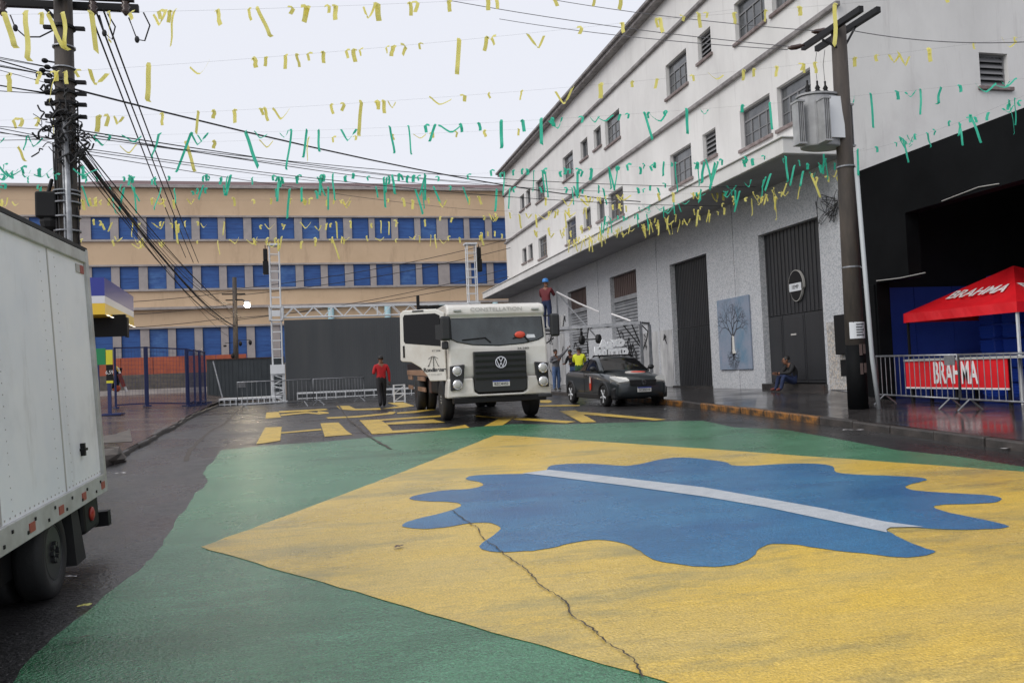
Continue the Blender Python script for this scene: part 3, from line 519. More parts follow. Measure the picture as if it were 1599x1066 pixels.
# ------------------------------------------------------------------ vehicles
RX = Matrix.Rotation(PI/2, 4, 'Y')
def wheel(parent, x, y, r, w, side, rimr, rimmat='steel', dual=False, spokes=0, steer=0):
    """tyre (part) with its rim (sub-part); side=+1 outer face towards +x"""
    T = Matrix.Translation((x, y, r)) @ Matrix.Rotation(steer, 4, 'Z') @ RX
    h = w/2; mb = MB(); mb.lathe([(rimr, -h*.9), (r*.82, -h), (r*.96, -h*.85), (r, -h*.5), (r, h*.5), (r*.96, h*.85), (r*.82, h), (rimr, h*.9), (rimr*.98, 0)], 32, T)
    if dual: mb.lathe([(rimr, -h*.9), (r*.82, -h), (r*.96, -h*.85), (r, -h*.5), (r, h*.5), (r*.96, h*.85), (r*.82, h), (rimr, h*.9)], 32, Matrix.Translation((x-side*(w+.04), y, r)) @ RX)
    t = mb.build('wheel', 'rubber', parent, smooth=True)
    mb = MB(); s = side
    pr = [(rimr*1.0, s*h*.86), (rimr*.93, s*h*.9), (rimr*.86, s*h*.55), (rimr*.5, s*h*.35), (rimr*.34, s*h*.62), (rimr*.2, s*h*.66)] if not spokes else [(rimr, s*h*.86), (rimr*.9, s*h*.9), (rimr*.86, s*h*.5), (.02, s*h*.45)]
    mb.lathe(pr, 28, T)
    n = spokes or 8
    for k in range(n):
        a = 2*PI*k/n
        if spokes: mb.tube([T @ Vector((rimr*q*math.cos(a), rimr*q*math.sin(a), s*h*.8)) for q in (.12, .5, .95)], [rimr*.16, rimr*.13, rimr*.17], 6)
        else: mb.lathe([(.02, 0), (.02, .05)], 6, T @ Matrix.Translation((rimr*.3*math.cos(a), rimr*.3*math.sin(a), s*h*.6)) @ (Matrix.Identity(4) if s > 0 else Matrix.Rotation(PI, 4, 'X')))
    mb.build('rim', rimmat, t, smooth=False); return t
# ---- white flatbed truck
tr = thing('flatbed_truck', 'white flatbed truck facing the camera with its passenger door open', 'truck', (4.15, 18.62, gz(19.9)-.02)); tr.rotation_euler = (.012, 0, 0)
fx = lambda u, v, w: (w, u, v)
cabp = [(.1, .98), (.02, 1.05), (0, 1.3), (.01, 1.7), (.17, 2.43), (.1, 2.5), (.13, 2.66), (.24, 2.72), (.5, 2.76), (1.7, 2.76), (1.78, 2.7), (1.78, .98)]
mb = MB(); mb.prism(cabp, fx, -1.175, 1.175); cab = mb.build('cab', 'truck_white', tr, bevel=.07)
ws = [(-1.085, 2.40), (1.085, 2.40), (1.09, 1.93), (.95, 1.86), (.6, 1.79), (0, 1.755), (-.6, 1.79), (-.95, 1.86), (-1.09, 1.93)]
wy = lambda z: .01+(z-1.7)*.16/.73
mb = MB(); mb.prism(ws, lambda u, v, w: (u, wy(v)+w, v), -.022, .03); mb.build('windscreen', 'windscreen', cab, bevel=.006)
mb = MB(); mb.prism([(u*1.02, (v-2.1)*1.045+2.1) for u, v in ws], lambda u, v, w: (u, wy(v)+w, v), -.012, .02); mb.build('windscreen_seal', 'black', cab)
for a, b in (((-.85, 1.9), (-.3, 1.94)), ((.35, 1.9), (.62, 1.97))): mb = MB(); mb.bar((a[0], wy(a[1])-.04, a[1]), (b[0], wy(b[1])-.04, b[1]), .02, .025); mb.bar((b[0], wy(b[1])-.04, b[1]), (b[0]+.12, wy(1.8)-.04, 1.82), .025, .025); mb.build('wiper', 'black', cab)
mb = MB(); mb.sph((.52, .0, 1.985), (.13, .03, .08), 14, 7); mb.build('helmet_behind_glass', 'helmet_red', cab, smooth=True)
mb = MB(); mb.add([(.66, wy(1.9)-.026, 1.9), (.9, wy(1.9)-.026, 1.91), (.88, wy(2)-.026, 1.985), (.7, wy(2)-.026, 1.99)], [(0, 1, 2, 3)]); mb.build('paper_sheet', 'paper', cab)
text('lettering', 'CONSTELLATION', 'print_grey', cab, frame((0, .105, 2.6), (1, 0, 0), (0, .15, 1)), .125, .002, 1.25)
for s in (-1, 1): mb = MB(); mb.bb((s*.93-.09, .07, 2.565), (s*.93+.09, .13, 2.61)); mb.build('marker_lamp', 'trim_grey', cab, bevel=.01)
mb = MB(); mb.prism([(-.62, 1.62), (.62, 1.62), (.62, .75), (.55, .68), (-.55, .68), (-.62, .75)], lambda u, v, w: (u, w, v), -.115, .1); gri = mb.build('grille', 'grille', tr, bevel=.015)
for k in range(5): z = 1.54-k*.135; mb = MB(); mb.prism([(-.6, z+.035), (.6, z+.035), (.6, z-.03), (-.6, z-.03)], lambda u, v, w: (u, w+(z-v)*.3, v), -.15, -.112); mb.build('slat', 'plastic', gri, bevel=.008)
mb = MB(); mb.bb((-.58, -.14, .98), (.58, -.11, 1.03)); mb.build('slat', 'plastic', gri)
# badge: ring with the two letters
mb = MB(); c = 1.36; n = 28
for k in range(n):
    a, b = 2*PI*k/n, 2*PI*(k+1)/n; mb.bar((.125*math.cos(a), -.168, c+.125*math.sin(a)), (.125*math.cos(b), -.168, c+.125*math.sin(b)), .02, .02)
for p, q in (((-.055, .108), (0, .01)), ((0, .01), (.055, .108)), ((-.1, .06), (-.042, -.1)), ((-.042, -.1), (0, -.005)), ((0, -.005), (.042, -.1)), ((.042, -.1), (.1, .06))): mb.bar((p[0], -.168, c+p[1]), (q[0], -.168, c+q[1]), .018, .016)
mb.build('badge', 'chrome', gri)
mb = MB(); mb.bb((-.2, -.135, .81), (.2, -.123, .94)); pl = mb.build('number_plate', 'plate', gri)
mb = MB(); mb.bb((-.2, -.1375, .91), (.2, -.1352, .94)); mb.build('plate_band', 'plate_blue', pl)
text('plate_number', 'BZC4H52', 'print_black', pl, frame((0, -.137, .86), (1, 0, 0), (0, 0, 1)), .085, .001, .95, .002)
bp = [(-1.24, .57), (1.24, .57), (1.225, .85), (1.2, 1.02), (.64, 1.02), (.62, .7), (.52, .645), (-.52, .645), (-.62, .7), (-.64, 1.02), (-1.2, 1.02), (-1.225, .85)]
mb = MB(); mb.prism(bp, lambda u, v, w: (u, w+.1*abs(u)**3/1.9+(.03 if v < .6 else 0), v), -.1, .35); mb.build('bumper', 'truck_white', tr, bevel=.035)
mb = MB(); mb.bb((-1.1, -.02, .44), (1.1, .25, .575)); mb.build('under_bumper', 'black', tr, bevel=.02)
mb = MB(); mb.bb((.9, -.04, .5), (1.24, .22, .58)); mb.build('bumper_corner', 'plastic', tr, bevel=.02)
for s in (-1, 1):
    hp = [(s*.83, 1.34), (s*1.165, 1.31), (s*1.17, .74), (s*.92, .78), (s*.87, .95)]
    mb = MB(); mb.prism(hp, lambda u, v, w: (u, w+.1*abs(u)**3/1.9, v), -.125, .05); hl = mb.build('headlight', 'plastic', tr, bevel=.02)
    for z in (1.19, .88):
        T = Matrix.Translation((s*1.015, -.1, z)) @ Matrix.Rotation(PI/2, 4, 'X'); mb = MB(); mb.lathe([(.115, -.02), (.115, .035), (.1, .05)], 24, T); mb.build('lamp_ring', 'chrome', hl)
        mb = MB(); mb.lathe([(.095, .04), (.085, .06), (.05, .072), (.01, .076)], 20, T); mb.build('lamp_lens', 'lamp_clear', hl, smooth=True)
text('model_lettering', '24.280', 'print_black', cab, frame((.58, -.004, 1.665), (1, 0, 0), (0, 0, 1)), .07, .001, 1.5)
# open passenger door
dr = MB(); th = math.radians(62)
dp = [(0, 2.56), (-.2, 2.66), (-1.02, 2.66), (-1.1, 2.58), (-1.12, 1.5), (-1.08, 1.46), (-.85, 1.44), (-.62, 1.3), (-.46, 1.1), (-.4, .98), (0, .98)]
dmat = Matrix.Translation((-1.18, .3, 0)) @ Matrix.Rotation(-(PI/2-th), 4, 'Z')
fD = lambda u, v, w: tuple(dmat @ Vector((u, w, v)))
# local door axis: u negative runs outwards, w negative faces forwards
dmat = Matrix.Translation((-1.2, .3, 0)) @ Matrix.Rotation(-math.radians(28), 4, 'Z')
dr.prism(dp, fD, -.035, .035); door = dr.build('door', 'truck_white', tr, bevel=.02)
mb = MB(); mb.prism([(-.1, 2.5), (-.22, 2.56), (-.98, 2.56), (-1.02, 2.5), (-1.02, 1.93), (-.98, 1.88), (-.1, 1.78)], fD, -.042, .042); mb.build('door_window', 'dark_glass', door, bevel=.01)
mb = MB(); mb.prism([(-.0, 2.3), (-.22, 2.28), (-.22, 1.95), (0, 1.9)], fD, -.05, -.041); mb.build('door_quarter_frame', 'plastic', door)
mb = MB(); mb.prism([(-1.045, 1.83), (-1.0, 1.83), (-1.0, 1.55), (-1.045, 1.55)], fD, -.05, -.034); mb.build('door_handle', 'black', door, bevel=.01)
mb = MB(); mb.prism([(-.78, 2.645), (-.5, 2.645), (-.5, 2.61), (-.78, 2.61)], fD, -.045, -.034); mb.build('rain_gutter', 'black', door)
Td = dmat @ frame((0, 0, 0), (1, 0, 0), (0, 0, 1))
text('door_lettering', 'Rondinense', 'print_black', door, dmat @ frame((-.27, -.038, 1.24), (1, 0, 0), (0, 0, 1)), .125, .001, .95, .006)
text('door_phone', '17 3345-2877', 'print_grey', door, dmat @ frame((-.28, -.038, 1.13), (1, 0, 0), (0, 0, 1)), .065, .001)
text('door_number', 'RT 2508', 'print_black', door, dmat @ frame((-.22, -.038, 1.68), (1, 0, 0), (0, 0, 1)), .06, .001)
mb = MB()
for p, q, w in (((-.3, 1.31), (-.3, 1.55), .035), ((-.42, 1.33), (-.33, 1.54), .014), ((-.18, 1.33), (-.27, 1.54), .014), ((-.42, 1.5), (-.33, 1.555), .014), ((-.18, 1.5), (-.27, 1.555), .014), ((-.33, 1.555), (-.27, 1.555), .014), ((-.44, 1.32), (-.4, 1.37), .03), ((-.16, 1.32), (-.2, 1.37), .03)): mb.bar(dmat @ Vector((p[0], -.04, p[1])), dmat @ Vector((q[0], -.04, q[1])), w, .006)
mb.build('door_emblem', 'print_black', door)
# dark cab doorway, mirrors
mb = MB(); mb.bb((-1.19, .42, 1.0), (-1.165, 1.5, 2.55)); mb.build('doorway', 'black', cab)
for s, x0, y0 in ((1, 1.38, .02), (-1, -1.36, -.06)):
    mb = MB(); mb.bb((x0-.115 if s > 0 else x0+.0, y0-.06, 1.92 if s > 0 else 1.9), (x0+.115 if s > 0 else x0+.24, y0+.07, 2.46)); mi = mb.build('mirror', 'plastic', tr, bevel=.05)
    mb = MB()
    for z in (2.42, 1.98): mb.bar((s*1.15, .2, z), (x0+(.1 if s < 0 else 0), y0, z), .03)
    mb.build('mirror_arm', 'black', mi)
mb = MB(); mb.bb((-1.33, -.05, 1.7), (-1.18, .06, 1.88)); mb.build('mirror', 'plastic', tr, bevel=.03)
mb = MB(); mb.bb((1.28, .0, 1.72), (1.3, .02, 1.74)); mb.bar((1.17, .06, 1.76), (1.34, .0, 1.88), .03); mb.build('mirror_arm', 'black', tr)
# chassis, wheels, bed
mb = MB()
for s in (-1, 1): mb.bb((s*.42-.05, .3, .62), (s*.42+.05, 8.2, .88))
for y in (2.2, 4.2, 6, 8): mb.bb((-.37, y-.05, .65), (.37, y+.05, .85))
mb.bb((-.9, 1.28, .44), (.9, 1.42, .56)); mb.bb((-.8, 6.25, .42), (.8, 6.4, .58)); mb.build('chassis', 'black', tr)
mb = MB(); mb.bb((-1.12, .35, .6), (1.12, 1.75, .98)); mb.build('cab_floor', 'black', tr)
for s in (-1, 1):
    wheel(tr, s*1.06, 1.36, .5, .28, s, .3, 'trim_grey'); wheel(tr, s*1.08, 6.3, .5, .27, s, .3, 'rust', dual=True)
mb = MB(); mb.bb((-1.18, 2.0, .62), (-.55, 3.1, 1.02)); mb.build('fuel_tank', 'black', tr, bevel=.06)
mb = MB(); mb.bb((-1.16, 3.3, .6), (-.6, 3.75, 1.05)); mb.build('tool_box', 'rust', tr, bevel=.02)
bed = MB(); bed.bb((-1.25, 2.0, 1.06), (1.25, 8.3, 1.22)); bd = bed.build('bed_deck', 'wood', tr, bevel=.01)
for z in (.62, .92):
    mb = MB(); mb.bb((-1.235, 4.0, z), (-1.2, 5.65, z+.12)); mb.build('side_guard', 'wood', tr); mb = MB(); mb.bb((-1.235, 7.0, z), (-1.2, 8.2, z+.12)); mb.build('side_guard', 'wood', tr)
mb = MB()
for s in (-1, 1): mb.bb((s*1.2-.04, 2.02, 1.2), (s*1.2+.04, 2.1, 2.82))
mb.bb((-1.6, 2.02, 2.78), (1.25, 2.09, 2.86)); mb.bb((-1.62, 2.0, 2.62), (-1.55, 2.1, 3.12))
for i in range(12): x = -1.1+i*.2; mb.bb((x-.015, 2.04, 2.65), (x+.015, 2.07, 2.79))
mb.bb((-1.2, 2.03, 2.6), (1.2, 2.08, 2.66)); mb.build('headboard_rack', 'black', tr)
for s in (-1, 1): mb = MB(); mb.bb((s*1.22-.02, 2.15, 1.23), (s*1.22+.02, 8.25, 1.42)); mb.build('side_board', 'black', tr)
for s in (-1, 1): mb = MB(); mb.bb((s*1.1-.13, .78, 1.0), (s*1.1+.13, .86, 1.04)); mb.bb((s*1.17-.06, .62, .58), (s*1.17+.06, .84, .64)); mb.build('cab_step', 'black', tr)
# ---- dark grey pickup
pk = thing('pickup', 'dark grey compact pickup with red and white stickers parked by the kerb', 'pickup', (8.62, 20.86, gz(21.6)-.012), math.radians(1.5)); pk.rotation_euler.x = .012
def loft(mb, secs, mi=0):
    n = len(secs[0]); vs = [p for s in secs for p in s]
    mb.add(vs, [(i*n+j, i*n+(j+1) % n, (i+1)*n+(j+1) % n, (i+1)*n+j) for i in range(len(secs)-1) for j in range(n)]+[tuple(range(n))[::-1], tuple(range((len(secs)-1)*n, len(secs)*n))], mi)
def sec(y, w, zb, zs, zt, cr_=.12):
    """body cross-section: half width w, sill zb, shoulder zs, top zt"""
    h = [(w*.9, zb), (w*.985, zb+.1), (w, zb+(zs-zb)*.55), (w*.975, zs), (w*.86, zs+(zt-zs)*.7), (w*.5, zt), (0, zt+.012)]
    return [(x, y, z) for x, z in h]+[(-x, y, z) for x, z in h[::-1][1:]]
B = [(.0, .5, .36, .56, .62), (.05, .68, .26, .62, .7), (.18, .78, .2, .7, .79), (.5, .82, .2, .77, .87), (1.05, .83, .2, .85, .95), (1.45, .83, .2, .9, 1.0), (2.2, .83, .2, .92, .98), (2.9, .83, .2, .93, .98), (3.6, .825, .22, .94, .98), (4.2, .81, .26, .94, .97), (4.38, .77, .34, .9, .94)]
mb = MB(); loft(mb, [sec(*b) for b in B]); body = mb.build('body', 'pickup_grey', pk, smooth=True, sub=1)
def csec(y, wb, zb, wt, zt): h = [(wb, zb), (wb*.97+wt*.03, zb+.06), (wt+.01, zt-.06), (wt*.93, zt-.012), (wt*.55, zt), (0, zt+.012)]; return [(x, y, z) for x, z in h]+[(-x, y, z) for x, z in h[::-1][1:]]
mb = MB(); loft(mb, [csec(1.12, .7, .93, .66, .98), csec(1.8, .75, .93, .6, 1.32), csec(2.1, .76, .93, .6, 1.39), csec(2.3, .76, .93, .6, 1.395), csec(2.6, .755, .93, .6, 1.34), csec(2.95, .75, .93, .66, 1.12), csec(3.12, .74, .93, .7, 1.0)]); cabn = mb.build('cabin', 'pickup_grey', pk, smooth=True)
# glass panels lying just proud of the cabin skin
def quad(name, P, m, parent, th=.01):
    P = [Vector(p) for p in P]; n = (P[1]-P[0]).cross(P[2]-P[0]).normalized(); mb = MB(); k = len(P)
    mb.add([p+n*th for p in P]+[p-n*th for p in P], [tuple(range(k)), tuple(range(k, 2*k))[::-1]]+[(i, (i+1) % k, k+(i+1) % k, k+i) for i in range(k)]); return mb.build(name, m, parent)
quad('windscreen', [(-.66, 1.15, .985), (.66, 1.15, .985), (.55, 1.77, 1.3), (0, 1.76, 1.31), (-.55, 1.77, 1.3)], 'dark_glass', cabn, .022)
for s in (-1, 1):
    quad('side_window', [(s*.752, 1.42, 1.0), (s*.775, 2.28, 1.0), (s*.632, 2.28, 1.32), (s*.64, 1.9, 1.3)], 'dark_glass', cabn, .016)
    quad('quarter_window', [(s*.775, 2.34, 1.0), (s*.768, 2.82, 1.0), (s*.665, 2.6, 1.27), (s*.634, 2.34, 1.32)], 'dark_glass', cabn, .016)
    mb = MB(); mb.sph((s*.9, 1.42, 1.05), (.1, .06, .075), 12, 7); mb.bar((s*.78, 1.45, 1.0), (s*.88, 1.43, 1.03), .04); mb.build('mirror', 'plastic', pk, smooth=True)
    hl = [(s*.36, .03, .64), (s*.66, .09, .61), (s*.8, .4, .73), (s*.77, .48, .78), (s*.42, .14, .735)]
    quad('headlight', hl, 'lamp_clear', pk, .075)
    for y in (.8, 3.55):
        wheel(pk, s*.77, y, .3, .19, s, .2, 'alu', spokes=5)
        mb = MB(); pts = [(y+.4*math.cos(t), .3+.4*math.sin(t)) for t in [PI*i/14 for i in range(15)]]+[(y+.31*math.cos(t), .3+.31*math.sin(t)) for t in [PI*(14-i)/14 for i in range(15)]]
        mb.prism(pts, fx, s*.75, s*.872); mb.build('wheel_arch', 'plastic', pk, bevel=.02)
        mb = MB(); mb.prism([(y+.345*math.cos(t), .27+.36*math.sin(t)) for t in [PI*i/14 for i in range(15)]], fx, s*.6, s*.8385); mb.build('wheel_well', 'black', pk)
    mb = MB(); mb.bb((s*.8-.02, 1.2, .19), (s*.8+.05, 3.15, .34)); mb.build('side_skirt', 'plastic', pk, bevel=.02)
    quad('door_seam', [(s*.842, 2.35, .35), (s*.842, 2.36, .35), (s*.835, 2.36, .92), (s*.835, 2.35, .92)], 'black', pk, .004)
    mb = MB(); mb.bb((s*.845-.012, 2.12, .82), (s*.845+.012, 2.28, .855)); mb.build('door_handle', 'plastic', pk)
    T = frame((s*.852, 1.82, .66), (0, 1, 0), (0, 0, 1))
    mb = MB(); mb.prism([(.08*math.cos(2*PI*i/24), .2*math.sin(2*PI*i/24)) for i in range(24)], lambda u, v, w: (w, 1.82+u, .62+v), s*.842, s*.853); st = mb.build('door_sticker', 'logo_red', pk)
    mb = MB(); mb.prism([(-.06, .02), (.06, .02), (.05, .16), (0, .21), (-.05, .16)], lambda u, v, w: (w, 1.82+u, .62+v), s*.8525, s*.857); mb.build('sticker_figure', 'sticker_white', st)
mb = MB(); mb.prism([(-.8, .22), (.8, .22), (.8, .5), (.72, .56), (-.72, .56), (-.8, .5)], lambda u, v, w: (u, w+.42*abs(u)**2.6, v), -.05, .15); mb.build('bumper', 'plastic', pk, bevel=.04)
mb = MB(); mb.prism([(-.4, .73), (.4, .73), (.36, .57), (-.36, .57)], lambda u, v, w: (u, w+.15*abs(u)**2, v), -.03, .1); g2 = mb.build('grille', 'grille', pk, bevel=.01)
for z in (.6, .64, .7): mb = MB(); mb.prism([(-.38, z), (.38, z), (.38, z+.014), (-.38, z+.014)], lambda u, v, w: (u, w+.15*abs(u)**2, v), -.045, -.028); mb.build('slat', 'plastic', g2)
mb = MB()
for k in range(20): a, b = 2*PI*k/20, 2*PI*(k+1)/20; mb.bar((.06*math.cos(a), -.05, .66+.06*math.sin(a)), (.06*math.cos(b), -.05, .66+.06*math.sin(b)), .012, .012)
for p, q in (((-.026, .05), (0, .0)), ((0, .0), (.026, .05)), ((-.048, .03), (-.02, -.05)), ((-.02, -.05), (0, 0)), ((0, 0), (.02, -.05)), ((.02, -.05), (.048, .03))): mb.bar((p[0], -.05, .66+p[1]), (q[0], -.05, .66+q[1]), .01, .01)
mb.build('badge', 'chrome', g2)
mb = MB(); mb.bb((-.2, -.075, .4), (.2, -.055, .53)); p2 = mb.build('number_plate', 'plate', pk); mb = MB(); mb.bb((-.2, -.079, .5), (.2, -.076, .53)); mb.build('plate_band', 'plate_blue', p2)
text('plate_number', 'GCE5D10', 'print_black', p2, frame((0, -.078, .45), (1, 0, 0), (0, 0, 1)), .085, .001, .95, .002)
# bonnet sticker: white and red crescent
zs = lambda x, y: .97-(1.1-y)*.145-.06*abs(x)**2
mb = MB(); mb.prism([(.12+.3*math.cos(2*PI*i/24), .78+.17*math.sin(2*PI*i/24)) for i in range(24)], lambda u, v, w: (u, v, zs(u, v)+w), -.02, .012); b1 = mb.build('bonnet_sticker', 'sticker_white', pk)
mb = MB(); mb.prism([(.2+.22*math.cos(2*PI*i/24), .77+.12*math.sin(2*PI*i/24)) for i in range(24)], lambda u, v, w: (u, v, zs(u, v)+w), -.02, .016); mb.build('sticker_figure', 'logo_red', b1)
mb = MB(); mb.bb((-.64, 3.14, .975), (.64, 4.28, .99)); mb.build('bed_cover', 'black', pk)
mb = MB(); mb.bar((-.5, 1.9, 1.42), (.5, 1.9, 1.42), .04); mb.bar((-.5, 2.4, 1.42), (.5, 2.4, 1.42), .04)
for x in (-.5, .5): mb.bar((x, 1.9, 1.35), (x, 1.9, 1.42), .04); mb.bar((x, 2.4, 1.35), (x, 2.4, 1.42), .04)
mb.build('roof_bar', 'black', pk)
# ---- white box truck, close on the left, tail towards the ochre building
bt = thing('box_truck', 'white box truck with riveted side panels standing close on the left', 'truck', (-1.79, 0, gz(6.6)-.024*6.6-.012)); bt.rotation_euler = (.024, -.05, .0)
YR = 7.9; S = lambda u, v, w: (w, u, v)
bz0, bz1 = .66, 2.66
mb = MB(); mb.bb((-2.05, 2.3, bz0), (-.012, YR-.02, bz1)); box = mb.build('cargo_box', 'box_white', bt, bevel=.01)
mb = MB()
mb.bb((-.03, 2.3, bz0-.1), (.012, YR, bz0+.06)); mb.build('lower_rail', 'trim_grey', box, bevel=.006)
mb = MB(); mb.bb((-.06, 2.3, bz1-.1), (.012, YR, bz1)); mb.build('upper_rail', 'trim_grey', box, bevel=.006)
mb = MB(); mb.bb((-2.05, 2.3, bz1+.002), (.015, YR, bz1+.035)); mb.build('roof_sheet', 'black', box)
mb = MB(); mb.bb((-.06, YR-.06, bz0-.1), (.018, YR+.012, bz1+.02)); mb.build('corner_post', 'trim_grey', box, bevel=.008)
for y in (YR-.12, YR-.72, YR-1.32, YR-1.95): mb = MB(); mb.bb((.011, y-.055, bz0-.06), (.017, y+.055, bz0+.0)); mb.build('reflector', 'red_reflector', box)
for y, m_ in ((YR-.14, 'red_reflector'), (YR-.26, 'print_grey')): mb = MB(); mb.bb((-.011, y-.055, bz1-.2), (-.004, y+.055, bz1-.13)); mb.build('reflector', m_, box)
mb = MB()
for y in (YR-.9, YR-1.25, YR-2.2, YR-2.6, YR-3.5, YR-3.9, YR-4.8):
    for k in range(26): mb.box((-.011, y, bz0+.12+k*.072), (.004, .008, .008))
for k in range(60): mb.box((-.011, 2.5+k*.09, bz0+.085), (.006, .012, .012))
mb.build('rivets', 'print_grey', box)['kind'] = 'stuff'
mb = MB()
for k in range(13): mb.box((.013, YR-.2-k*.42, bz0+.01), (.012, .022, .022)); mb.box((.013, YR-.35-k*.42, bz0-.05), (.012, .022, .022))
mb.build('rail_bolts', 'black', box)['kind'] = 'stuff'
for y in (YR-1.075, YR-2.4, YR-3.7): mb = MB(); mb.bb((-.013, y-.012, bz0+.065), (-.008, y+.012, bz1-.105)); mb.build('panel_seam', 'print_grey', box)
mb = MB(); mb.bb((-.012, YR-.62, bz0+.28), (.02, YR-.58, bz0+.38)); mb.bb((-.012, YR-.64, bz0+.32), (.03, YR-.56, bz0+.34)); mb.build('side_latch', 'black', box)
mb = MB()
for x in (-1.4, -.65): mb.bb((x-.05, .3, .4), (x+.05, YR-.2, bz0-.1))
mb.bb((-1.7, 6.55, .24), (-.3, 6.7, .38)); mb.build('chassis', 'black', bt)
for s, x in ((1, -.16), (-1, -1.88)):
    wheel(bt, x, 6.62, .325, .2, s, .2, 'plastic', dual=True); wheel(bt, x, 1.0, .325, .2, s, .2, 'plastic')
mb = MB(); mb.prism([(7.0, .13), (6.95, .58), (7.12, .58), (7.26, .13)], S, -.4, -.03); mb.build('mud_flap', 'rubber', bt)
mb = MB(); mb.bb((-.42, 7.42, .28), (-.06, 7.88, .55)); ll = mb.build('tail_lamp_box', 'black', bt, bevel=.03)
mb = MB(); mb.lathe([(.062, 0), (.058, .015), (.03, .025), (.01, .03)], 18, Matrix.Translation((-.06, 7.62, .42)) @ RX); mb.build('tail_lamp', 'red_lamp', ll, smooth=True)
mb = MB(); mb.bb((-1.95, 8.0, .24), (-.02, 8.1, .37)); mb.build('rear_bar', 'black', bt)
mb = MB(); mb.bb((-1.9, 2.6, .24), (-.25, 7.2, .56)); mb.build('under_shade_block', 'black', bt)  # black block added to deepen the darkness under the truck
cp2 = [(.1, .45), (2.2, .45), (2.2, 2.0), (1.4, 2.05), (.55, 2.0), (.2, 1.3), (.05, .9)]
mb = MB(); mb.prism(cp2, S, -1.85, -.15); mb.build('cab', 'truck_white', bt, bevel=.06)
quad('cab_window', [(-.145, .75, 1.35), (-.145, 1.6, 1.35), (-.145, 1.6, 1.9), (-.145, .9, 1.9)], 'dark_glass', bt)
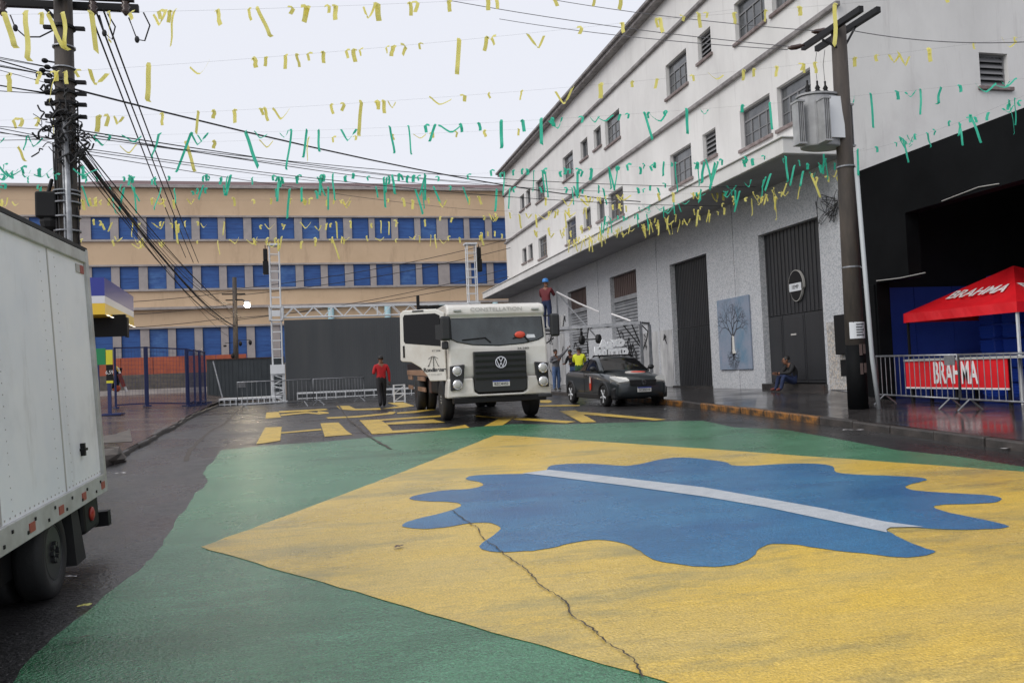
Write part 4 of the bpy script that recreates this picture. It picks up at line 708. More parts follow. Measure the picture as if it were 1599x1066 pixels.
# ------------------------------------------------------------------ people (one skinned body each; hair, helmets are children)
def person(name, label, loc, rz, J, slots, hair='hair', extra=None, fingers=True):
    """J: joint -> (pos, radius, slot); builds one continuous body"""
    bones = [('hip', 'belly'), ('belly', 'chest'), ('chest', 'neck'), ('neck', 'jaw'), ('jaw', 'head'), ('head', 'crown')]
    for s in 'LR': bones += [('chest', 'sho'+s), ('sho'+s, 'elb'+s), ('elb'+s, 'wri'+s), ('wri'+s, 'pal'+s), ('hip', 'thi'+s), ('thi'+s, 'kne'+s), ('kne'+s, 'ank'+s), ('ank'+s, 'toe'+s)]
    names = list(J); idx = {n: i for i, n in enumerate(names)}
    me = bpy.data.meshes.new(name+'_skel'); me.from_pydata([J[n][0] for n in names], [(idx[a], idx[b]) for a, b in bones], [])
    o = bpy.data.objects.new(name+'_skel', me); COL.objects.link(o); sk = o.modifiers.new('skin', 'SKIN'); sk.use_smooth_shade = True; sk.branch_smoothing = .4
    for i, n in enumerate(names): r = J[n][1]; me.skin_vertices[0].data[i].radius = r if isinstance(r, tuple) else (r, r)
    me.skin_vertices[0].data[idx['hip']].use_root = True
    ss = o.modifiers.new('sub', 'SUBSURF'); ss.levels = 2; ss.render_levels = 2
    dg = bpy.context.evaluated_depsgraph_get(); bm_ = bpy.data.meshes.new_from_object(o.evaluated_get(dg)); bpy.data.objects.remove(o)
    bmh = bmesh.new(); bmh.from_mesh(bm_)
    def nearest(c):
        best = None
        for a, b in bones:
            A, Bv = Vector(J[a][0]), Vector(J[b][0]); d = Bv-A; t = max(0, min(1, (c-A).dot(d)/max(d.length_squared, 1e-9))); dd = (c-A-d*t).length
            if best is None or dd < best[0]: best = (dd, J[b][2] if t > .35 else J[a][2], b)
        return best[1]
    for f in bmh.faces: f.material_index = nearest(f.calc_center_median()); f.smooth = True
    # hands: four curled fingers and a thumb off the side of the palm; nose and ears
    ex = MB(); sl = 0
    for s, sg_ in (('L', -1), ('R', 1)):
        w, p = Vector(J['wri'+s][0]), Vector(J['pal'+s][0]); d = (p-w).normalized(); side = d.cross(Vector((0, 1, .2))).normalized(); cu_ = d.cross(side).normalized()
        for k in range(4):
            q = p+d*.02+side*(k-1.5)*.02; L_ = (.068, .078, .074, .058)[k]; ex.tube([q, q+d*L_*.5+cu_*.004, q+d*L_*.85+cu_*.022, q+d*L_+cu_*.04], [.0095, .0092, .0085, .006], 6)
        q = w+d*.03+side*.035*sg_; ex.tube([q, q+side*.02*sg_+d*.025, q+side*.02*sg_+d*.055+cu_*.012], [.011, .0105, .007], 6)
    h, jw, ck = Vector(J['head'][0]), Vector(J['jaw'][0]), Vector(J['crown'][0]); up = (ck-jw).normalized(); fw = J['face'][0] if 'face' in J else Vector((0, -1, 0)); fw = Vector(fw).normalized(); lf = up.cross(fw).normalized()
    m0 = (jw+ck)/2; ex.tube([m0+fw*.085+up*.015, m0+fw*.108-up*.02, m0+fw*.09-up*.03], [.008, .014, .008], 6)
    for s in (-1, 1): ex.sph(m0+lf*s*.082, (.014, .02, .03), 7, 5); ex.sph(m0+fw*.083+lf*s*.032+up*.02, (.011, .011, .007), 6, 4)
    ex.tube([m0+fw*.088+lf*.022-up*.055, m0+fw*.094-up*.057, m0+fw*.088-lf*.022-up*.055], .006, 5)
    vs = [bmh.verts.new(v) for v in ex.v]
    for f in ex.f:
        try: g = bmh.faces.new([vs[i] for i in f]); g.material_index = sl; g.smooth = True
        except ValueError: pass
    bmesh.ops.recalc_face_normals(bmh, faces=bmh.faces); bm_.materials.clear(); bmh.to_mesh(bm_); bmh.free()
    for m in slots: bm_.materials.append(M[m])
    root = bpy.data.objects.new(name, bm_); COL.objects.link(root); root.location = loc; root.rotation_euler = (0, 0, rz); tag(root, label, 'person')
    # hair or helmet
    mb = MB(); n = 14; prof = [(1.0, -.25), (1.02, .1), (.93, .5), (.7, .8), (.38, .96), (.02, 1.02)] if hair == 'hair' else [(1.22, -.12), (1.22, -.06), (1.05, -.02), (1.05, .3), (.93, .68), (.6, .95), (.02, 1.06)]
    c = m0+up*(.034 if hair == 'hair' else .05)-fw*(.016 if hair == 'hair' else .005); k = .09 if hair == 'hair' else .108
    T = Matrix((( lf.x, fw.x, up.x, c.x), (lf.y, fw.y, up.y, c.y), (lf.z, fw.z, up.z, c.z), (0, 0, 0, 1)))
    mb.lathe([(r*k, z*k*1.08) for r, z in prof], n, T); mb.build('hair' if hair == 'hair' else 'helmet', hair, root, smooth=True)
    if extra: extra(root)
    return root
# slots: 0 skin 1 shirt 2 trousers 3 shoes
def stand(**ov):
    J = {'hip': ((0, 0, .95), (.17, .12), 2), 'belly': ((0, 0, 1.1), (.17, .13), 1), 'chest': ((0, 0, 1.33), (.19, .13), 1), 'neck': ((0, .005, 1.49), .055, 0), 'jaw': ((0, -.015, 1.555), (.065, .07), 0), 'head': ((0, -.01, 1.63), (.078, .092), 0), 'crown': ((0, 0, 1.7), (.06, .075), 0)}
    for s, x in (('L', -1), ('R', 1)):
        J.update({'sho'+s: ((x*.2, 0, 1.41), .08, 1), 'elb'+s: ((x*.27, .02, 1.14), .058, 1), 'wri'+s: ((x*.28, -.03, .9), .042, 1), 'pal'+s: ((x*.27, -.045, .82), (.036, .022), 0), 'thi'+s: ((x*.1, 0, .87), .112, 2), 'kne'+s: ((x*.11, -.01, .5), .084, 2), 'ank'+s: ((x*.11, .02, .09), .068, 2), 'toe'+s: ((x*.11, -.13, .045), (.045, .035), 3)})
    for k, v in ov.items():
        a = J[k]; J[k] = (v[0] if isinstance(v, tuple) and isinstance(v[0], tuple) else v, v[1] if isinstance(v, tuple) and isinstance(v[0], tuple) else a[1], a[2])
    return J
p = gp(597, 635)
person('person', 'person in a red long sleeved shirt and black trousers walking away past the truck', (p.x, p.y, gz(p.y)), PI+.15,
       stand(elbR=(.27, .05, 1.15), wriR=(.2, -.2, 1.2), palR=(.17, -.27, 1.25), wriL=(-.28, .0, .9), palL=(-.28, -.01, .82), kneL=(-.09, -.08, .5), ankL=(-.09, -.06, .08), toeL=(-.09, -.2, .045), kneR=(.09, .02, .5), ankR=(.09, .16, .11), toeR=(.09, .03, .04)), ['skin', 'shirt_red', 'trousers_black', 'shoe'])
WP = Vector((8.05, 28.0, 3.14))
person('person', 'person in blue hard hat and maroon shirt standing high on the steel frame', WP, 2.4,
       stand(elbL=(-.24, -.14, 1.2), wriL=(-.14, -.33, 1.22), palL=(-.12, -.4, 1.25), elbR=(.26, -.1, 1.18), wriR=(.2, -.3, 1.15), palR=(.18, -.38, 1.17)), ['skin', 'shirt_maroon', 'jeans', 'shoe'], 'helmet_blue')
q = Vector((10.6, 36.0, 0)); q.z = sz(q.x, q.y)
q = onY(866, 598, 32.6); q = Vector((9.9, 33.4, sz(9.9, 33.4)))
person('person', 'person in grey shirt and pale jeans raising one arm beside the wall', q, .3,
       stand(elbL=(-.27, .0, 1.2), wriL=(-.08, -.2, 1.28), palL=(0, -.23, 1.3), elbR=(.38, -.05, 1.56), wriR=(.56, -.1, 1.74), palR=(.61, -.12, 1.8)), ['skin', 'shirt_grey', 'jeans_pale', 'shoe'])
q2 = Vector((10.75, 33.6, sz(10.75, 33.6)))
person('person', 'person in dark jacket bending forward behind the hi-vis vest wearer', q2, -.9,
       stand(belly=(0, -.04, 1.1), chest=(0, -.12, 1.32), neck=(0, -.2, 1.46), jaw=(0, -.25, 1.5), head=(0, -.26, 1.58), crown=(0, -.26, 1.65), shoL=(-.18, -.14, 1.4), shoR=(.18, -.14, 1.4), elbL=(-.23, -.25, 1.15), wriL=(-.16, -.42, 1.1), palL=(-.15, -.5, 1.1), elbR=(.23, -.25, 1.15), wriR=(.16, -.42, 1.1), palR=(.15, -.5, 1.1), kneR=(.14, .1, .5), ankR=(.14, .25, .1), toeR=(.14, .12, .045)), ['skin', 'shirt_black', 'jeans_pale', 'shoe'])
q3 = Vector((10.35, 31.6, sz(10.35, 31.6)))
person('person', 'person in yellow hi-vis top seen from behind beside the pickup bed', q3, PI-.5,
       stand(elbL=(-.24, -.1, 1.17), wriL=(-.16, -.3, 1.15), palL=(-.15, -.38, 1.16), elbR=(.24, -.1, 1.17), wriR=(.16, -.3, 1.15), palR=(.15, -.38, 1.16)), ['skin', 'hivis', 'dark_green', 'shoe'])
q4 = Vector((12.78, 20.25, .0)); 
sit = {'hip': ((0, 0, .26), (.15, .12), 2), 'belly': ((0, -.03, .42), (.15, .12), 1), 'chest': ((0, -.13, .62), (.17, .12), 1), 'neck': ((0, -.22, .75), .055, 0), 'jaw': ((0, -.29, .77), (.065, .07), 0), 'head': ((0, -.29, .85), (.078, .09), 0), 'crown': ((0, -.26, .92), (.06, .075), 0)}
for s, x in (('L', -1), ('R', 1)): sit.update({'sho'+s: ((x*.185, -.14, .7), .07, 1), 'elb'+s: ((x*.26, -.3, .5), .05, 1), 'wri'+s: ((x*.12, -.48, .5), .034, 1), 'pal'+s: ((x*.08, -.55, .5), (.036, .024), 0), 'thi'+s: ((x*.1, -.06, .25), .095, 2), 'kne'+s: ((x*.15, -.42, .44), .068, 2), 'ank'+s: ((x*.16, -.52, .08), .05, 2), 'toe'+s: ((x*.18, -.68, .045), (.046, .035), 3)})
sit['face'] = (Vector((0, -.75, -.65)), .01, 0); fc = sit.pop('face')
q4.z = sz(12.4, 20.2)+.0
sit2 = dict(sit)
person('person', 'person in black jacket and jeans sitting hunched on the step of the tall door', (12.86, 20.2, sz(12.3, 20.2)+.005), -PI/2-.12, sit2, ['skin', 'shirt_black', 'jeans', 'shoe_red'])
# ------------------------------------------------------------------ street furniture and event gear
# ---- crowd barriers
def barrier(label, a, b, h=1.05, plate=False, m='galv', bars=15, group=None):
    a, b = Vector(a), Vector(b); d = (b-a); L_ = d.length; rz = math.atan2(d.y, d.x); sl = (b.z-a.z)/L_
    t = thing('crowd_barrier', label, 'barrier', a, rz, group); Z = lambda x, z: (x, 0, z+sl*x)
    mb = MB(); mb.tube([Z(.0, .2), Z(0, h), Z(L_, h), Z(L_, .2), Z(0, .2)], .021, 8); mb.build('rail_frame', m, t, smooth=True)
    for i in range(bars): x = L_*(i+1)/(bars+1); mb = MB(); mb.tube([Z(x, .21), Z(x, h-.01)], .008, 6); mb.build('bar', m, t)
    for x in (L_*.09, L_*.9): mb = MB(); mb.tube([(x, -.27, sl*x), Z(x, .21), (x, .27, sl*x)], .017, 6); mb.build('foot', m, t)
    if plate: x = plate; mb = MB(); mb.bb((x-.14, -.03, h-.2+sl*x), (x+.14, -.012, h-.005+sl*x)); mb.build('sign_plate', m, t)
    return t
zb = lambda x, y: sz(x, y)
barrier('steel crowd barrier in front of the red banner, farther one', (12.15, 15.9, zb(12.15, 15.9)), (12.05, 13.42, zb(12.05, 13.42)), plate=2.3)
barrier('steel crowd barrier at the right edge, nearer of the two before the banner', (12.0, 13.33, zb(12, 13.33)), (11.9, 10.8, zb(11.9, 10.8)))
barrier('steel crowd barrier with a small plate beside the wrapped truss tower', (-2.85, 32.0, .66), (-.22, 33.6, .66), plate=.18)
barrier('steel crowd barrier in front of the tall grey hoarding', (-.12, 33.75, .66), (2.05, 37.0, .66), m='galv')
# ---- gantry of aluminium truss
gan = thing('truss_gantry', 'silver truss gantry with two towers and a cross beam before the grey hoarding', 'gantry', (0, 0, 0))
GY = 41.8
def truss(mb, a, b, w, bay=.42, r=.03):
    a, b = Vector(a), Vector(b); d = (b-a).normalized(); ref = Vector((0, 1, 0)); s1 = d.cross(ref).normalized()*w/2; s2 = ref*w/2; cs = [s1+s2, s1-s2, -s1-s2, -s1+s2]; n = max(1, int((b-a).length/bay))
    for c in cs: mb.tube([a+c, b+c], r, 6)
    for i in range(n+1):
        p = a+(b-a)*i/n
        for k in range(4): mb.bar(p+cs[k], p+cs[(k+1) % 4], .032)
    return n, cs
def zig(mb, a, b, w, bay):
    a, b = Vector(a), Vector(b); n = max(1, int((b-a).length/bay)); d = (b-a).normalized(); s1 = d.cross(Vector((0, 1, 0))).normalized()*w/2
    for f in (-w/2, w/2):
        for i in range(n):
            p, q = a+(b-a)*i/n, a+(b-a)*(i+1)/n; s = 1 if i % 2 else -1; mb.bar(p+s1*s+Vector((0, f, 0)), q-s1*s+Vector((0, f, 0)), .034)
tx = []
for px in (433, 741):
    t0 = onY(px-1.5, 500, GY); X = t0.x; tx.append(X); mb = MB(); truss(mb, (X, GY, .72), (X, GY, 8.35), .46, .42); mb.build('tower', 'alu', gan)
    mb = MB(); mb.bb((X-.42, GY-.42, .66), (X+.42, GY+.42, .72)); mb.build('base_plate', 'alu', gan)
    mb = MB(); mb.bb((X-.34, GY-.3, 8.35), (X+.3, GY+.3, 8.43)); mb.build('head_block', 'alu', gan)
    s = -1 if px < 600 else 1
    mb = MB(); mb.bb((X+s*.42-.1, GY-.14, 7.62), (X+s*.42+.1, GY+.14, 8.2)); mb.bb((X+s*.42-.02, GY-.02, 8.1), (X+s*.42+.02, GY+.02, 8.4)); mb.bb((X+s*.42-.13, GY-.16, 6.95), (X+s*.42+.13, GY+.16, 7.6)); mb.build('chain_hoist', 'black', gan, bevel=.03)
    mb = MB()
    for dx in (-.3, .3):
        for dz in (-.32, .32): mb.bar((X+dx, GY-.34, 5.0+dz), (X+dx, GY+.34, 5.0+dz), .06)
        mb.bar((X+dx, GY-.34, 4.68), (X+dx, GY-.34, 5.32), .06); mb.bar((X+dx, GY+.34, 4.68), (X+dx, GY+.34, 5.32), .06)
    for dz in (-.32, .32):
        for dy in (-.34, .34): mb.bar((X-.3, GY+dy, 5.0+dz), (X+.3, GY+dy, 5.0+dz), .06)
    mb.bb((X-.2, GY-.36, 4.85), (X+.2, GY-.33, 5.15)); mb.build('sleeve_block', 'alu', gan)
mb = MB(); truss(mb, (tx[0]+.35, GY, 5.05), (tx[1]-.35, GY, 5.05), .5, 1.9); zig(mb, (tx[0]+.35, GY, 5.05), (tx[1]-.35, GY, 5.05), .5, .47); mb.build('cross_beam', 'alu', gan)
mb = MB(); truss(mb, (tx[0], GY-.02, .72), (tx[0], GY-.02, 2.05), .6, .33); zig(mb, (tx[0], GY-.02, .72), (tx[0], GY-.02, 2.05), .62, .24); mb.bb((tx[0]-.34, GY-.4, 2.05), (tx[0]+.34, GY+.36, 2.5)); mb.build('tower_foot_wrap', 'alu', gan)
# ---- low stage decks
def deck(label, a, b, z0, z1, legs):
    t = thing('stage_deck', label, 'stage deck', (0, 0, 0)); mb = MB(); mb.bb((a[0], a[1], z1-.08), (b[0], b[1], z1)); mb.build('top', 'alu', t)
    mb = MB(); mb.bb((a[0], a[1]+.01, z0+.05), (b[0], a[1]+.06, z0+.1)); n = legs
    for i in range(n): x = a[0]+(b[0]-a[0])*i/(n-1); mb.bb((x-.02 if i else x, a[1], z0), (x+.02 if i < n-1 else x, a[1]+.05, z1-.081)); mb.bb((x-.02 if i else x, b[1]-.05, z0), (x+.02 if i < n-1 else x, b[1], z1-.081))
    mb.build('leg_frame', 'alu', t)
deck('low aluminium stage deck left of the truss tower behind the barrier', (-4.3, 39.2), (-1.6, 41.0), .66, 1.0, 12)
deck('long low aluminium stage deck along the foot of the grey hoarding', (-1.0, 44.6), (6.5, 45.6), .66, 1.05, 16)
st = thing('step_frame', 'small white aluminium step frame on the road behind the person in red', 'step frame', (2.95, 32.3, .66)); mb = MB()
for x in (0, .42):
    for y in (0, .3): mb.bar((x, y, 0), (x, y, .7), .035)
for z in (.05, .35, .68):
    for y in (0, .3): mb.bar((0, y, z), (.42, y, z), .03)
mb.build('frame', 'alu', st); mb = MB(); mb.bar((0, 0, .36), (.42, 0, .66), .025); mb.bar((0, 0, .06), (.42, 0, .34), .025); mb.build('brace', 'alu', st)
# ---- hoardings
def hoarding(label, x0, x1, y, z0, z1, m, pw, rib=.13, rail=False):
    t = thing('hoarding', label, 'hoarding', (0, 0, 0)); x = x0
    while x < x1-.05:
        e = min(x+pw, x1); mb = MB(); off = .004*(len(t.children) % 2); mb.bb((x, y+off, z0), (e+.003, y+.03+off, z1)); k = x+rib/2
        while k < e-.03: mb.bb((k-.018, y-.02+off, z0), (k+.018, y-.0005+off, z1)); k += rib
        mb.build('panel', m, t); x = e
    if rail: mb = MB(); mb.bb((x0, y-.05, z1-.003), (x1, y+.04, z1+.05)); mb.build('top_rail', 'rust', t)
    return t
xa, xb = onY(444, 520, 46.2).x, onY(810, 520, 46.2).x
hoarding('tall plain dark grey hoarding behind the truss beam and the person in red', xa, xb, 46.2, .64, 5.0, 'hoarding', 1.15)
hoarding('lower blackish green metal hoarding left of the truss tower', onY(322, 560, 46.6).x, xa-.05, 46.6, .7, 2.98, 'hoarding_dark', 1.5, .2, True)
mb = MB(); mb.bar((-5.3, 46.2, 2.9), (-4.75, 45.4, .75), .05); o = mb.build('prop_strut', 'galv'); tag(o, 'slanting pale strut propping the blackish green hoarding', 'strut')
# ---- blue wire fence panels
def wire_panel(label, a, b, h, mesh=True):
    a, b = Vector(a), Vector(b); d = b-a; L_ = d.length; t = thing('wire_fence', label, 'fence', a, math.atan2(d.y, d.x)); sl = d.z/L_
    for x in (0, L_): mb = MB(); mb.bar((x, 0, sl*x), (x, 0, h+sl*x), .07); mb.bb((x-.06, -.25, sl*x), (x+.06, .25, sl*x+.06)); mb.build('post', 'fence_blue', t)
    for z in (.12, h-.03): mb = MB(); mb.bar((.036, 0, z+sl*.036), (L_-.036, 0, z+sl*(L_-.036)), .045); mb.build('rail', 'fence_blue', t)
    if mesh:
        mb = MB(); n = int(L_/.11); k = int(h/.16)
        for i in range(1, n): x = L_*i/n; mb.bar((x, 0, .12+sl*x), (x, 0, h-.03+sl*x), .006)
        for i in range(1, k): z = .12+(h-.15)*i/k; mb.bar((0, .008, z), (L_, .008, z+sl*L_), .006)
        mb.build('wire_mesh', 'fence_blue', t)['kind'] = 'stuff'
fpz = lambda x, y: (x, y, fz(x, y))
FX = lambda px, Y: onY(px, 595, Y).x
wire_panel('blue wire fence panel beside the filling station price board', fpz(FX(180, 32), 32), fpz(FX(227, 32.4), 32.4), 2.2)
wire_panel('blue wire fence panel in the middle of the forecourt', fpz(FX(230, 32.45), 32.45), fpz(FX(291, 33.1), 33.1), 2.2)
for i, (x, y) in enumerate(((FX(294, 33.3), 33.3), (FX(304, 34.0), 34.0), (FX(312, 34.8), 34.8))):
    wire_panel(['first', 'second', 'third'][i]+' of the folded blue wire fence panels stacked by the kerb', fpz(x, y), fpz(x-.06, y+2.1), 2.2)
# ---- filling station: canopy, board, price sign, sandwich board
can = thing('station_canopy', 'blue white and yellow filling station canopy showing past the box truck', 'canopy', (0, 0, 0))
c0, c1 = onY(208, 470, 34), onY(145, 450, 26)
# the corner edge: left face is square on, right face recedes
k0 = onY(163, 440, 30.0); k1 = onY(208, 452, 36.5)
pth = [(k0.x-14, 30.0), (k0.x, 30.0), (k1.x, 36.5), (k1.x-16, 36.5)]
zt = onY(163, 433, 30).z
for za, zb_, m_, e in ((-.62, 0, 'station_blue', 0), (-.87, -.623, 'station_white', .02), (-1.25, -.873, 'station_yellow', .04)):
    mb = MB(); mb.prism([(x, y) for x, y in pth], lambda u, v, w: (u, v, w), zt+za, zt+zb_); mb.build('fascia_band', m_, can)
mb = MB()
for i in range(9): a = Vector((pth[1][0], pth[1][1]))+(Vector(pth[2])-Vector(pth[1]))*(i+.5)/9; mb.box((a.x+.05, a.y-.03, zt-1.27), (.05, .3, .02))
mb.build('edge_lights', 'tube_glow', can)
for x, y in ((k0.x-3.4, 32), (k0.x-9, 32)): mb = MB(); mb.bb((x-.25, y-.25, fz(x, y)), (x+.25, y+.25, zt-1.25)); mb.build('column', 'station_white', can)
bd_ = thing('led_board', 'blank black display board hanging under the filling station canopy', 'sign', (0, 0, 0))
p0, p1 = onY(150, 500, 31.5), onY(196.5, 500, 31.5); zt1, zb1 = onY(190, 491, 31.5).z, onY(190, 525, 31.5).z
mb = MB(); mb.bb((p0.x-2, 31.4, zb1), (p1.x, 31.6, zt1)); mb.build('panel', 'black', bd_, bevel=.01); mb = MB(); mb.bb((p1.x-.005, 31.35, zb1-.04), (p1.x+.07, 31.65, zt-1.26)); mb.build('hanger', 'black', bd_)
ps = thing('price_board', 'green and yellow fuel price board on a dark frame beside the box truck', 'sign', (0, 0, 0)); py_ = 27.0
q0, q1 = onY(154, 560, py_), onY(175.5, 560, py_); zz = [onY(170, v, py_).z for v in (546, 569, 597, 625)]
mb = MB(); mb.bb((q0.x-.2, py_, zz[1]), (q0.x+.19, py_+.06, zz[0]+.05)); mb.build('panel', 'sign_green', ps); mb = MB(); mb.bb((q0.x+.2, py_, zz[1]), (q1.x, py_+.06, zz[0])); mb.build('panel', 'sign_yellow', ps)
mb = MB(); mb.bb((q0.x+.2, py_, zz[2]+.06), (q1.x, py_+.06, zz[1]-.005)); pb = mb.build('panel', 'black', ps); mb = MB(); mb.bb((q0.x+.2, py_, zz[2]-.02), (q1.x, py_+.06, zz[2]+.055)); mb.build('panel', 'sign_yellow', ps)
text('price_figures', '6,59', 'print_white', pb, frame(((q0.x+.2+q1.x)/2, py_-.004, (zz[1]+zz[2])/2+.03), (1, 0, 0), (0, 0, 1)), .16, .002, .8)
mb = MB(); mb.bb((q1.x-.16, py_+.0, fz(q1.x, py_)), (q1.x-.06, py_+.06, zz[2]-.02)); mb.bb((q0.x-.1, py_, fz(q0.x, py_)), (q0.x, py_+.06, zz[1])); mb.bb((q1.x-.3, py_-.25, fz(q1.x, py_)), (q1.x+.25, py_+.3, fz(q1.x, py_)+.05)); mb.build('stand', 'fence_blue', ps)
sb = thing('sandwich_board', 'tilted white and red lettered sandwich board on the forecourt', 'sign', (0, 0, 0)); sy_ = 37.0
a_, b_, c_ = onY(184, 574, sy_), onY(198, 611, sy_), onY(176, 606, sy_); 
mb = MB(); mb.bar(a_, b_, .3, .03); sp_ = mb.build('front_leaf', 'print_white', sb); mb = MB(); mb.bar(a_+(b_-a_)*.25-Vector((0, .17, 0)), a_+(b_-a_)*.8-Vector((0, .17, 0)), .01, .16); mb.build('red_print', 'red_reflector', sp_); mb = MB(); mb.bar(a_+Vector((0, .2, 0)), c_+Vector((0, .4, 0)), .3, .03); mb.build('rear_leaf', 'black', sb); mb = MB(); mb.bar(a_-Vector((.05, .02, -.05)), a_+(b_-a_)*.15-Vector((0, .02, 0)), .32, .045); mb.build('top_strip', 'station_yellow', sb)
o = MB().sph(onY(182, 606, 37.5), .16, 12, 8).build('orange_buoy', 'orange', smooth=True); tag(o, 'small round orange marker at the foot of the sandwich board', 'marker')
ch = thing('plastic_chair', 'white plastic chair half hidden behind the box truck', 'chair', fpz(-5.35, 20.4)); mb = MB(); mb.bb((-.2, -.2, .4), (.22, .22, .44)); mb.build('seat', 'station_white', ch, bevel=.01)
for x, y in ((-.18, -.18), (.2, -.18), (-.18, .2), (.2, .2)): mb = MB(); mb.bar((x*1.1, y*1.1, 0), (x, y, .4), .04); mb.build('leg', 'station_white', ch)
mb = MB(); mb.bb((-.22, -.2, .45), (-.18, .22, .85)); mb.build('backrest', 'station_white', ch, bevel=.01)
# ---- red tent, banner counter, crates in the bar
tn = thing('red_tent', 'red pop-up tent with white lettering inside the black bar opening', 'tent', (0, 0, 0))
TA, TB = Vector((13.45, 16.55)), Vector((13.45, 13.35)); x0, x1, y0, y1 = 13.45, 16.65, 13.35, 16.55; zf_ = sz(13, 15)-.004
zv = onX(1413, 490, 13.45).z; zvb = onX(1413, 504, 13.45).z; za = onX(1563, 418, 15.05); apex = Vector((15.05, 14.95, O.z+(ray(1563, 418)*(15.05/ray(1563, 418).x)).z))
mb = MB(); cs = [Vector((x0, y0, zv)), Vector((x1, y0, zv)), Vector((x1, y1, zv)), Vector((x0, y1, zv))]
for i in range(4):
    a, b = cs[i], cs[(i+1) % 4]; n = 6; rows_ = []
    for r in range(n+1):
        t = r/n; l_, r_ = a.lerp(apex, t), b.lerp(apex, t); rw = [l_.lerp(r_, k/8)-Vector((0, 0, .1*math.sin(PI*t)*(math.sin(PI*k/8)))) for k in range(9)]; rows_.append(rw)
    vs = [p for rw in rows_ for p in rw]; mb.add(vs, [(r*9+k, r*9+k+1, r*9+10+k, r*9+9+k) for r in range(n) for k in range(8)])
roof = mb.build('roof', 'brahma_red', tn, smooth=True)
mb = MB()
for i in range(4):
    a, b = cs[i], cs[(i+1) % 4]; n = 20; mid = (cs[0]+cs[2])/2
    for k in range(n):
        p, q = a.lerp(b, k/n), a.lerp(b, (k+1)/n); dn = Vector((0, 0, zvb-zv)); o1 = (p-mid).normalized()*.015*math.sin(k*1.3); o2 = (q-mid).normalized()*.015*math.sin((k+1)*1.3)
        mb.add([p, q, q+dn+o2, p+dn+o1], [(0, 1, 2, 3)])
mb.build('valance', 'brahma_red', tn)
for c in cs: mb = MB(); mb.bar((c.x+(.06 if c.x < 15 else -.06), c.y+(.06 if c.y < 15 else -.06), zf_), (c.x+(.06 if c.x < 15 else -.06), c.y+(.06 if c.y < 15 else -.06), zv), .045); mb.build('leg', 'alu' if c.y < 15 else 'black', tn)  # far legs coloured black to sink into the shade inside the bar
e0, e1 = cs[3], cs[0]; mid = (e0+e1)/2; cen = mid.lerp(apex, .38); nrm = (e1-e0).cross(apex-mid).normalized()
if nrm.x > 0: nrm = -nrm
text('lettering', 'BRAHMA', 'print_white', roof, frame(cen+nrm*.02-Vector((0, 0, .02)), e1-e0, apex-mid), .5, .003, .8, .009)
mid2 = (cs[0]+cs[1])/2; cen2 = mid2.lerp(apex, .38); n2 = (cs[1]-cs[0]).cross(apex-mid2).normalized(); n2 = n2 if n2.y < 0 else -n2
text('lettering', 'BRAHMA', 'print_white', roof, frame(cen2+n2*.02-Vector((0, 0, .02)), cs[1]-cs[0], apex-mid2), .5, .003, .8, .009)
ct = thing('banner_counter', 'bar counter fronted by a red banner with white lettering behind the barriers', 'counter', (0, 0, 0)); bx = 13.2
bt_, bb_ = onX(1430, 564, bx).z, onX(1430, 604, bx).z; yl, yr = 16.28, onX(1574, 585, bx).y
mb = MB(); mb.bb((bx, yr, bb_), (bx+.02, yl, bt_)); bn = mb.build('banner', 'brahma_red', ct); mb = MB(); mb.bb((bx-.01, yr, bb_-.035), (bx+.03, yl, bb_-.001)); mb.build('banner_hem', 'print_white', ct)
text('lettering', 'BRAHMA', 'print_white', bn, frame((bx-.006, (onX(1454, 585, bx).y+onX(1531, 585, bx).y)/2, (bt_+bb_)/2), (0, -1, 0), (0, 0, 1)), .66, .003, .47, .013)
mb = MB(); mb.bb((bx-.03, yr-1.5, bt_+.003), (bx+.7, yl+.02, bt_+.05)); mb.build('counter_top', 'trim_grey', ct)
for y in (yl-.1, (yl+yr)/2, yr+.05, yr-1.4): mb = MB(); mb.bb((bx+.05, y-.03, zf_), (bx+.11, y+.03, bt_)); mb.bb((bx+.55, y-.03, zf_), (bx+.61, y+.03, bt_)); mb.build('leg', 'black', ct)
mb = MB(); mb.bb((bx+.03, 12.2, zf_), (bx+.4, 13.1, bt_-.05)); o = mb.build('dark_sack', 'black', bevel=.1); tag(o, 'black bulging sack standing under the counter at the right edge', 'sack')
# blue crates in stacks
cr0 = None; k = 0
places = [(15.55, 16.15), (15.75, 15.7), (15.95, 15.25), (15.3, 14.2)]
nm = ['at the left', 'second from left', 'at the right', 'behind the tent post']
for si, (x, y) in enumerate(places):
    for j in range(6 if si < 3 else 2):
        z = zf_+.02+j*.34
        if cr0 is None:
            cr0 = thing('bottle_crate', '', 'crate', (x, y, z)); mb = MB(); mb.bb((-.17, -.2, 0), (.17, .2, .03))
            for s in (-1, 1): mb.bb((s*.17-.01, -.2, .03), (s*.17+.01, .2, .3)); mb.bb((-.17, s*.2-.01, .031), (.17, s*.2+.01, .299))
            mb.build('shell', 'crate_blue', cr0, bevel=.008)
            for zz_ in (.06, .13, .2, .27): mb = MB(); mb.bb((-.2, -.21, zz_), (-.181, .21, zz_+.025)); mb.build('rib', 'crate_blue', cr0)
            o = cr0
        else: o = copy_tree(cr0); o.location = (x, y, z)
        o['label'] = 'blue bottle crate, %s in the stack %s' % (['lowest', 'second up', 'third up', 'fourth up', 'fifth up', 'topmost'][j], nm[si]); o['group'] = 'blue crates stacked in the bar'
